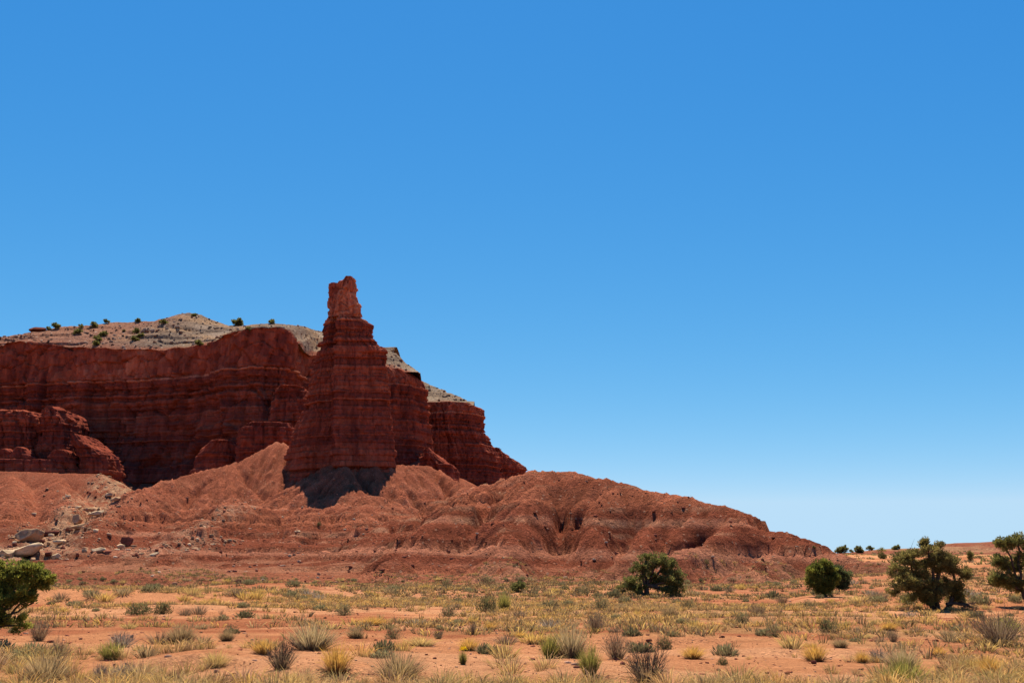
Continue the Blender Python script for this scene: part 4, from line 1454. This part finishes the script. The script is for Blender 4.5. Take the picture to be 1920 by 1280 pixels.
STRAW, GOLD, TAN_G, GREY_G = (0.78, 0.51, 0.15), (0.80, 0.45, 0.085), (0.40, 0.27, 0.13), (0.25, 0.19, 0.13)
SAGE, SAGE_D, LIME, BROWN, DARKB = (0.33, 0.27, 0.115), (0.17, 0.125, 0.06), (0.46, 0.385, 0.08), (0.17, 0.095, 0.055), (0.085, 0.05, 0.03)
KINDS = {}


def kind(name, builder, variants=3):
    KINDS[name] = [builder(np.random.RandomState(hash_(name) + i)) for i in range(variants)]


def hash_(t):
    return sum(ord(c) * (i + 3) for i, c in enumerate(t)) % 9973


def pair(a, b, ma=None, mb=None, na='foliage', nb='stems'):
    return ((na, mesh(na, a[0], a[1], ma or M_GRASS, a[2])), (nb, mesh(nb, b[0], b[1], mb or M_TWIG, b[2])))


# unit plants, about one metre wide
kind('broom', lambda r: pair(blades(620, r, .20, .52, .62, .010, (0.22, .15, .09), (0.60, .43, .19), .4), blades(240, r, .26, .46, .34, .012, DARKB, (0.19, .14, .105), .2), nb='dead_stems'))
kind('brown_broom', lambda r: pair(blades(600, r, .20, .50, .62, .010, (0.15, .095, .05), (0.52, .345, .15), .4), blades(200, r, .22, .5, .40, .011, DARKB, (0.17, .11, .07), .2), nb='dead_stems'))
kind('straw', lambda r: pair(blades(480, r, .16, .55, .72, .012, (0.36, .21, .07), GOLD, .7), blades(160, r, .2, .52, .30, .013, DARKB, (0.30, .19, .09), .5), nb='dead_stems'))
kind('pale_straw', lambda r: pair(blades(420, r, .26, .60, .60, .012, (0.30, .20, .09), STRAW, .7), blades(120, r, .25, .5, .26, .013, DARKB, (0.30, .2, .1), .5), nb='dead_stems'))
kind('sage', lambda r: pair(tuft_leaves(900, r, .5, .42, .075, .020, SAGE_D, SAGE), twigs(26, r, .45, .42, .010, DARKB)))
kind('dark_sage', lambda r: pair(tuft_leaves(900, r, .5, .40, .075, .022, (0.085, .07, .03), (0.22, .19, .07)), twigs(26, r, .45, .38, .010, DARKB)))
kind('green', lambda r: pair(blades(560, r, .18, .46, .85, .013, (0.10, .085, .03), LIME, .4), twigs(20, r, .4, .6, .010, (0.12, .08, .05))))
kind('twig', lambda r: pair(blades(260, r, .18, .5, .75, .008, (0.20, .12, .07), (0.48, .33, .17), .3), twigs(60, r, .5, .75, .010, (0.24, .15, .09))))
kind('grey_twig', lambda r: pair(blades(200, r, .2, .5, .6, .009, (0.20, .15, .11), (0.46, .36, .25), .3), twigs(60, r, .5, .62, .011, (0.26, .20, .15))))
kind('dark_twig', lambda r: pair(blades(240, r, .2, .55, .6, .010, (0.09, .055, .035), (0.48, .33, .17), .3), twigs(70, r, .5, .66, .011, (0.12, .08, .055))))
KTXT = {'broom': ('broom_shrub', 'shrub'), 'brown_broom': ('broom_shrub', 'shrub'), 'straw': ('bunchgrass', 'grass clump'), 'pale_straw': ('bunchgrass', 'grass clump'), 'sage': ('sagebrush', 'shrub'),
        'dark_sage': ('sagebrush', 'shrub'), 'green': ('rabbitbrush', 'shrub'), 'twig': ('twiggy_shrub', 'shrub'), 'grey_twig': ('twiggy_shrub', 'shrub'), 'dark_twig': ('twiggy_shrub', 'shrub')}
SHRUBS = [  # u, v of the foot, width px, height px, kind, label
    (585, 1217, 100, 60, 'broom', 'largest grey tan broom shrub, left of centre in the foreground'),
    (630, 1261, 70, 58, 'straw', 'golden bunchgrass in front of the largest grey tan shrub'),
    (748, 1275, 105, 60, 'brown_broom', 'wide brown broom shrub right of the golden bunchgrass, near the bottom edge'),
    (340, 1206, 62, 42, 'brown_broom', 'spiky tan shrub above the dark cut bank at the left'),
    (425, 1201, 34, 26, 'brown_broom', 'small brown shrub right of the spiky tan shrub'),
    (72, 1201, 46, 40, 'twig', 'reddish tan twiggy shrub below the left juniper'),
    (262, 1151, 60, 20, 'dark_sage', 'long low dark green sagebrush on the sand mound'),
    (305, 1150, 36, 22, 'dark_sage', 'greyer sagebrush joined to the right end of the long low one'),
    (228, 1213, 56, 30, 'grey_twig', 'purplish grey twiggy shrub at the left behind pale grass'),
    (207, 1236, 50, 36, 'green', 'bright green grass clump in the pale grass at the left'),
    (527, 1254, 60, 56, 'dark_twig', 'dark spiky shrub left of the golden bunchgrass'),
    (493, 1226, 50, 30, 'straw', 'orange straw clump behind the dark spiky shrub'),
    (84, 1284, 110, 64, 'brown_broom', 'big tan brown broom shrub in the bottom left corner'),
    (107, 1240, 52, 42, 'twig', 'reddish brown twiggy shrub above the bottom left corner'),
    (405, 1250, 52, 34, 'pale_straw', 'pale straw clump at the end of the dark cut bank'),
    (328, 1283, 30, 28, 'dark_twig', 'small dark grey shrub on the bottom edge left of centre'),
    (233, 1277, 52, 34, 'grey_twig', 'grey shrub in pale grass near the bottom left'),
    (187, 1272, 30, 28, 'grey_twig', 'small grey shrub left of the larger grey one near the bottom left'),
    (868, 1245, 20, 28, 'green', 'tiny shrub with yellow flowers alone on bare sand'),
    (914, 1146, 42, 30, 'dark_sage', 'grey green shrub beside the bright green one in the middle distance'),
    (945, 1144, 32, 36, 'green', 'bright yellow green shrub in the middle distance below the dark bush'),
    (1031, 1233, 44, 48, 'green', 'yellow green shrub at the left end of the central shrub row'),
    (1070, 1232, 80, 68, 'broom', 'tallest grey shrub of the central shrub row'),
    (1106, 1264, 50, 58, 'green', 'slim green tipped shrub standing in front of the central row'),
    (1155, 1235, 62, 48, 'twig', 'tan twiggy shrub at the right end of the central row'),
    (1216, 1283, 82, 74, 'dark_twig', 'large dark shrub with pale upright stalks on the bottom edge'),
    (1117, 1184, 36, 38, 'twig', 'round reddish brown twig ball above the central row'),
    (1246, 1216, 36, 22, 'dark_sage', 'small green shrub behind the large dark stalky shrub'),
    (1300, 1234, 52, 26, 'straw', 'straw clump right of the large dark stalky shrub'),
    (879, 1219, 48, 26, 'straw', 'straw clump above the tiny flowering shrub'),
    (790, 1210, 58, 20, 'pale_straw', 'low wide straw clump behind the brown broom shrub'),
    (737, 1197, 32, 22, 'sage', 'grey sagebrush right of the largest grey tan shrub'),
    (666, 1196, 38, 24, 'brown_broom', 'brown shrub just right of the largest grey tan shrub'),
    (822, 1197, 20, 18, 'dark_twig', 'small dark shrub behind the low wide straw clump'),
    (888, 1189, 22, 24, 'twig', 'small reddish twiggy shrub behind the upper straw clump'),
    (918, 1181, 24, 16, 'straw', 'small straw clump right of the reddish twiggy shrub'),
    (840, 1155, 36, 20, 'sage', 'sage coloured shrub left of the bright green middle shrub'),
    (645, 1153, 36, 18, 'sage', 'sage coloured shrub behind the largest grey tan shrub'),
    (698, 1172, 52, 18, 'straw', 'low straw clump up behind the grey sagebrush'),
    (836, 1101, 30, 16, 'sage', 'sagebrush on the red apron, left of the small juniper bush'),
    (914, 1096, 36, 16, 'sage', 'sagebrush on the red apron nearest the small juniper bush'),
    (1127, 1143, 40, 22, 'sage', 'sagebrush left of and below the wide leaning juniper'),
    (1092, 1114, 36, 16, 'sage', 'sagebrush just left of the leaning juniper, at its dead twig'),
    (1031, 1141, 42, 18, 'sage', 'sagebrush right of the bright green middle shrub'),
    (976, 1194, 32, 12, 'straw', 'flat straw clump on bare ground in the centre'),
    (1256, 1158, 32, 28, 'brown_broom', 'brown shrub below the wide leaning juniper'),
    (1290, 1142, 30, 18, 'sage', 'sagebrush right of and below the wide leaning juniper'),
    (1420, 1152, 36, 20, 'twig', 'dark brown shrub midway between the leaning and the round juniper'),
    (1392, 1168, 38, 20, 'sage', 'sagebrush just left of the dark brown middle shrub'),
    (1552, 1184, 36, 24, 'dark_sage', 'dark green sagebrush below the compact round juniper'),
    (1529, 1239, 56, 36, 'straw', 'golden brown bunchgrass on bare sand right of centre'),
    (1576, 1213, 36, 20, 'brown_broom', 'brown clump behind the golden bunchgrass at the right'),
    (1617, 1242, 30, 24, 'straw', 'small golden clump left of the grey shrub at the right'),
    (1647, 1241, 38, 28, 'grey_twig', 'grey shrub right of the small golden clump'),
    (1690, 1252, 70, 44, 'broom', 'grey green broom shrub behind the big lime one at the right'),
    (1697, 1288, 90, 58, 'green', 'big lime and yellow shrub on the bottom edge at the right'),
    (1760, 1228, 36, 18, 'straw', 'straw clump between the grey broom and the big twiggy shrub'),
    (1795, 1247, 30, 18, 'dark_twig', 'small dark shrub left of the right-hand golden bunchgrass'),
    (1855, 1265, 52, 40, 'straw', 'bright golden bunchgrass near the lower right corner'),
    (1872, 1209, 96, 66, 'twig', 'big bare-stemmed twiggy shrub at the right edge'),
    (1890, 1190, 60, 40, 'green', 'lime green shrub top behind the big bare-stemmed one'),
    (1675, 1202, 30, 22, 'twig', 'small twiggy shrub below the largest juniper'),
    (1667, 1181, 38, 18, 'straw', 'golden grass clump under the largest juniper, left side'),
    (1452, 1193, 34, 20, 'sage', 'sagebrush left of the dark green one, on pale sand'),
    (1517, 1140, 24, 14, 'sage', 'little sagebrush under the compact round juniper'),
    (1467, 1133, 28, 18, 'twig', 'brown brush left of the compact round juniper'),
    (1355, 1246, 24, 14, 'dark_sage', 'lone small green shrub on sand right of the stalky shrub'),
    (1325, 1057, 12, 9, 'dark_sage', 'lone small bush high on the red hill gully'),
    (598, 985, 9, 8, 'dark_sage', 'lone dark bush on the talus under the spire shadow'),
]
_k = 0
for (u, v, w, h, kd, lab) in SHRUBS:
    loc, nm = hit(u, min(v, 1279.5) if v < 1281 else v)
    if loc is None:
        continue
    k = px(loc)
    nmz, cat = KTXT[kd]
    _k += 1
    hs = {'broom': .62, 'brown_broom': .62, 'straw': .72, 'pale_straw': .6, 'sage': .42, 'dark_sage': .4, 'green': .85, 'twig': .75, 'grey_twig': .62, 'dark_twig': .68}[kd]
    root = obj(nmz, None, None, loc, _k * 1.3, (w * k * 1.05, w * k * 1.0, h * k / hs * 1.05))
    tag(root, lab, cat)
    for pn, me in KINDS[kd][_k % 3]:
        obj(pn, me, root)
    if 'yellow flowers' in lab:
        r = np.random.RandomState(3)
        V, F = leaves(r.randn(60, 3) * np.array([.16, .16, .05]) + np.array([0, 0, .85]), r.randn(60, 3), .12, .12, r)
        obj('flowers', mesh('flowers', V, F, M_GRASS, np.repeat([[0.75, 0.50, 0.02]], len(V), 0)), root)

# small scattered shrubs of the plain and the red apron
SMALL = {}
for kd in ('sage', 'dark_sage', 'twig', 'brown_broom', 'straw', 'pale_straw', 'grey_twig'):
    for i in range(3):
        r = np.random.RandomState(900 + i + len(SMALL))
        if 'sage' in kd:
            V, F, C = tuft_leaves(340, r, .44, .36, .19, .045, *(((0.14, .10, .05), SAGE) if kd == 'sage' else ((0.08, .062, .03), (0.21, .175, .075))))
            F = [F]
        else:
            cb, ct = {'twig': ((0.12, .07, .04), (0.36, .23, .12)), 'brown_broom': ((0.16, .10, .05), (0.50, .34, .15)), 'straw': ((0.32, .19, .07), (0.74, .47, .10)),
                      'pale_straw': ((0.28, .18, .08), STRAW), 'grey_twig': ((0.15, .11, .08), (0.40, .31, .21))}[kd]
            V, F, C = blades(110, r, .28, .5, .5, .028, cb, ct, .5)
        SMALL[(kd, i)] = mesh(KTXT[kd][0], V, F, M_GRASS, C)
SLAB = {'sage': 'small grey green sagebrush', 'dark_sage': 'small dark green sagebrush', 'twig': 'small brown twiggy shrub', 'brown_broom': 'small tan broom shrub',
        'straw': 'small golden grass clump', 'pale_straw': 'small pale straw clump', 'grey_twig': 'small grey dry shrub'}
rs = np.random.RandomState(123)
cnt = 0
small_list = []
big = [(q[0], q[1], q[2]) for q in SHRUBS]
while cnt < 285:
    v = 1086 + 150 * rs.rand() ** 1.7
    u = rs.uniform(-40, 1960)
    if any(abs(u - a) < c * .6 and abs(v - b) < c * .4 for a, b, c in big):
        continue
    if n2(u * 0.006, v * 0.03, 300) < 0.38 * rs.rand() + 0.2:
        continue
    loc, nm = hit(u, v, 1)
    if loc is None or nm not in ('ground', 'red_hill', 'distant_rise'):
        continue
    far = loc[1] > 60
    kd = rs.choice(['sage', 'dark_sage', 'twig', 'brown_broom', 'straw', 'pale_straw', 'grey_twig'], p=[.34, .16, .12, .13, .10, .10, .05] if far else [.18, .10, .14, .18, .18, .15, .07])
    sz = rs.uniform(0.45, 1.15) * (1.25 if far else 0.8)
    o = obj(KTXT[kd][0], SMALL[(kd, rs.randint(3))], None, loc, rs.rand() * 6.28, (sz, sz, sz * rs.uniform(.7, 1.1)))
    tag(o, None, KTXT[kd][1], SLAB[kd] + 's on the desert floor')
    small_list.append((o, kd, u, v, sz))
    cnt += 1


MARKS = [(585, 1217, 'largest grey tan broom shrub'), (630, 1261, 'golden foreground bunchgrass'), (748, 1275, 'wide brown broom shrub'), (340, 1206, 'spiky tan shrub'), (72, 1201, 'reddish twiggy shrub at left'),
         (275, 1151, 'long low dark sagebrush'), (228, 1213, 'purplish grey twiggy shrub'), (207, 1236, 'bright green left clump'), (527, 1254, 'dark spiky shrub'), (405, 1250, 'cut bank straw clump'),
         (868, 1245, 'tiny yellow-flowered shrub'), (945, 1144, 'bright green middle shrub'), (1070, 1232, 'tallest central shrub'), (1117, 1184, 'round twig ball'), (1216, 1283, 'large dark stalky shrub'), (879, 1219, 'upper central straw clump'),
         (790, 1210, 'low wide straw clump'), (971, 1110, 'small round juniper bush'), (1212, 1117, 'wide leaning juniper'), (1546, 1118, 'compact round juniper'), (1760, 1142, 'largest juniper'), (1936, 1136, 'juniper at the right edge'),
         (30, 1190, 'juniper at the left edge'), (1420, 1152, 'dark brown middle shrub'), (1529, 1239, 'golden brown bunchgrass'), (1697, 1288, 'big lime shrub'), (1855, 1265, 'lower right golden bunchgrass'),
         (1872, 1209, 'big bare-stemmed shrub'), (1552, 1184, 'dark green right-hand sagebrush'), (1652, 1047, 'small juniper on the rise'), (1819, 1053, 'narrow dark juniper'), (698, 1172, 'low straw clump'),
         (836, 1101, 'sagebrush on the red apron'), (1390, 1068, 'red hill foot'), (480, 1090, 'left red slope foot'), (750, 1088, 'red slope foot below the spire')]
_used = set()
for (o, kd, u, v, sz) in small_list:
    done = False
    for rank, (a, b, nm_) in enumerate(sorted(MARKS, key=lambda m: abs(m[0] - u) + 3 * abs(m[1] - v))):
        dx, dy = u - a, v - b
        if abs(dx) > 2.2 * abs(dy):
            rel = ('left of the ' if dx < 0 else 'right of the ')
        elif abs(dx) < 1.0 * abs(dy):
            rel = ('behind the ' if dy < 0 else 'in front of the ')
        else:
            rel = ('behind and ' if dy < 0 else 'in front and ') + ('left of the ' if dx < 0 else 'right of the ')
        dist = math.hypot(dx, dy)
        near_ = 'close ' if dist < 60 else ('some way ' if dist < 180 else 'far ')
        lab = SLAB[kd] + ' ' + near_ + rel + nm_
        if lab not in _used and len(lab.split()) <= 16:
            _used.add(lab)
            o['label'] = lab
            break


# ---- the rest of the plant cover: grass tufts and far brush, nobody could count them
def cover(name, pts, mk, mat):
    Vs, Q, T, C, n = [], [], [], [], 0
    protos = [mk(i) for i in range(10)]
    r = np.random.RandomState(55)
    for (p, sz) in pts:
        V, F, c = protos[r.randint(10)]
        a = r.rand() * 6.28
        ca, sa = math.cos(a), math.sin(a)
        W = V @ np.array([[ca, sa, 0], [-sa, ca, 0], [0, 0, 1]]) * sz
        Vs.append(W + p)
        Q.append(F[0] + n)
        T.append(F[1] + n)
        C.append(c * r.uniform(.75, 1.2) * np.array([1, r.uniform(.92, 1.06), r.uniform(.8, 1.15)]))
        n += len(V)
    o = obj(name, mesh(name, np.concatenate(Vs), [np.concatenate(Q), np.concatenate(T)], mat, np.clip(np.concatenate(C), 0, 1)))
    tag(o, kind='stuff')


def grassy(x, y):
    return fb2(x * 0.07, y * 0.11, 47, 4) + 0.5 - 0.05 * sst(-6, 6, x) + 0.11 * sst(-1, -6, x) * sst(27, 20, y) + 0.12 * sst(18.5, 16.0, y + 1.5 * fb2(x * 0.3, y * 0.3, 46, 2))


rs = np.random.RandomState(61)


def sample(n, r0, r1, thr, half=0.64):
    r = np.sqrt(rs.uniform(r0 * r0, r1 * r1, n))
    a = rs.uniform(-half, half, n)
    x, y = r * np.sin(a), r * np.cos(a)
    g = grassy(x, y) * 0.75 + 0.25 * n2(x * 0.6, y * 0.9, 48)
    k = g > thr + 0.10 * rs.rand(n)
    x, y = x[k], y[k]
    return np.stack([x, y, ground_h(x, y)], -1)


pts = [(p, s_) for p, s_ in zip(*(lambda q: (q, 0.22 + 0.55 * rs.rand(len(q)) ** 2))(sample(5600, 8, 26, 0.445)))]
cover('dry_grass', pts, lambda i: blades(60, np.random.RandomState(i), .22, .62, .55, .018, (0.22, .125, .055), [(0.88, .52, .15), (0.80, .49, .16), (0.88, .58, .22), (0.60, .37, .16), (0.50, .38, .12)][i % 5], 1.1), M_GRASS)  # dark tuft bases paint in the shade beneath the grass
q = sample(15000, 26, 75, 0.425)
pts = list(zip(q, rs.uniform(.25, .65, len(q))))
cover('dry_grass', pts, lambda i: blades(16, np.random.RandomState(20 + i), .35, .5, .48, .06, (0.15, .09, .04), [(0.88, .51, .13), (0.78, .47, .14), (0.44, .29, .12), (0.66, .40, .14), (0.30, .22, .09)][i % 5], 1.0), M_GRASS)  # blade feet coloured dark to stand in for shade under the tufts
q = sample(14000, 75, 150, 0.385, 0.6)
hz = hill_h(q[:, 0], q[:, 1])
inside = (q[:, 0] > -325) & (q[:, 0] < 120) & (q[:, 1] > 110)
under = inside & (hz > q[:, 2])
q = q[~(under & (hz > 2.6 + 2.5 * rs.rand(len(q))))]
hz = hill_h(q[:, 0], q[:, 1])
inside = (q[:, 0] > -325) & (q[:, 0] < 120) & (q[:, 1] > 110)
q[:, 2] = np.where(inside, np.maximum(q[:, 2], hz), q[:, 2])
pts = list(zip(q, rs.uniform(.35, .95, len(q))))
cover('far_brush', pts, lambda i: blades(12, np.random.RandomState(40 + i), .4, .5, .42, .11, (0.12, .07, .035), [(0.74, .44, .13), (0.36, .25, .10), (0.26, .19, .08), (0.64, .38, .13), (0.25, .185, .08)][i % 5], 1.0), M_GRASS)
q = sample(5000, 150, 330, 0.42, 0.62)
q = q[q[:, 0] > 35]
_keep = []
for p in q:
    ok, loc, nor, idx, ob, mx = scene.ray_cast(DG, Vector((p[0], p[1], 60)), Vector((0, 0, -1)))
    if ok and ob.name in ('ground', 'distant_rise'):
        _keep.append((np.array(loc), rs.uniform(.6, 1.6)))
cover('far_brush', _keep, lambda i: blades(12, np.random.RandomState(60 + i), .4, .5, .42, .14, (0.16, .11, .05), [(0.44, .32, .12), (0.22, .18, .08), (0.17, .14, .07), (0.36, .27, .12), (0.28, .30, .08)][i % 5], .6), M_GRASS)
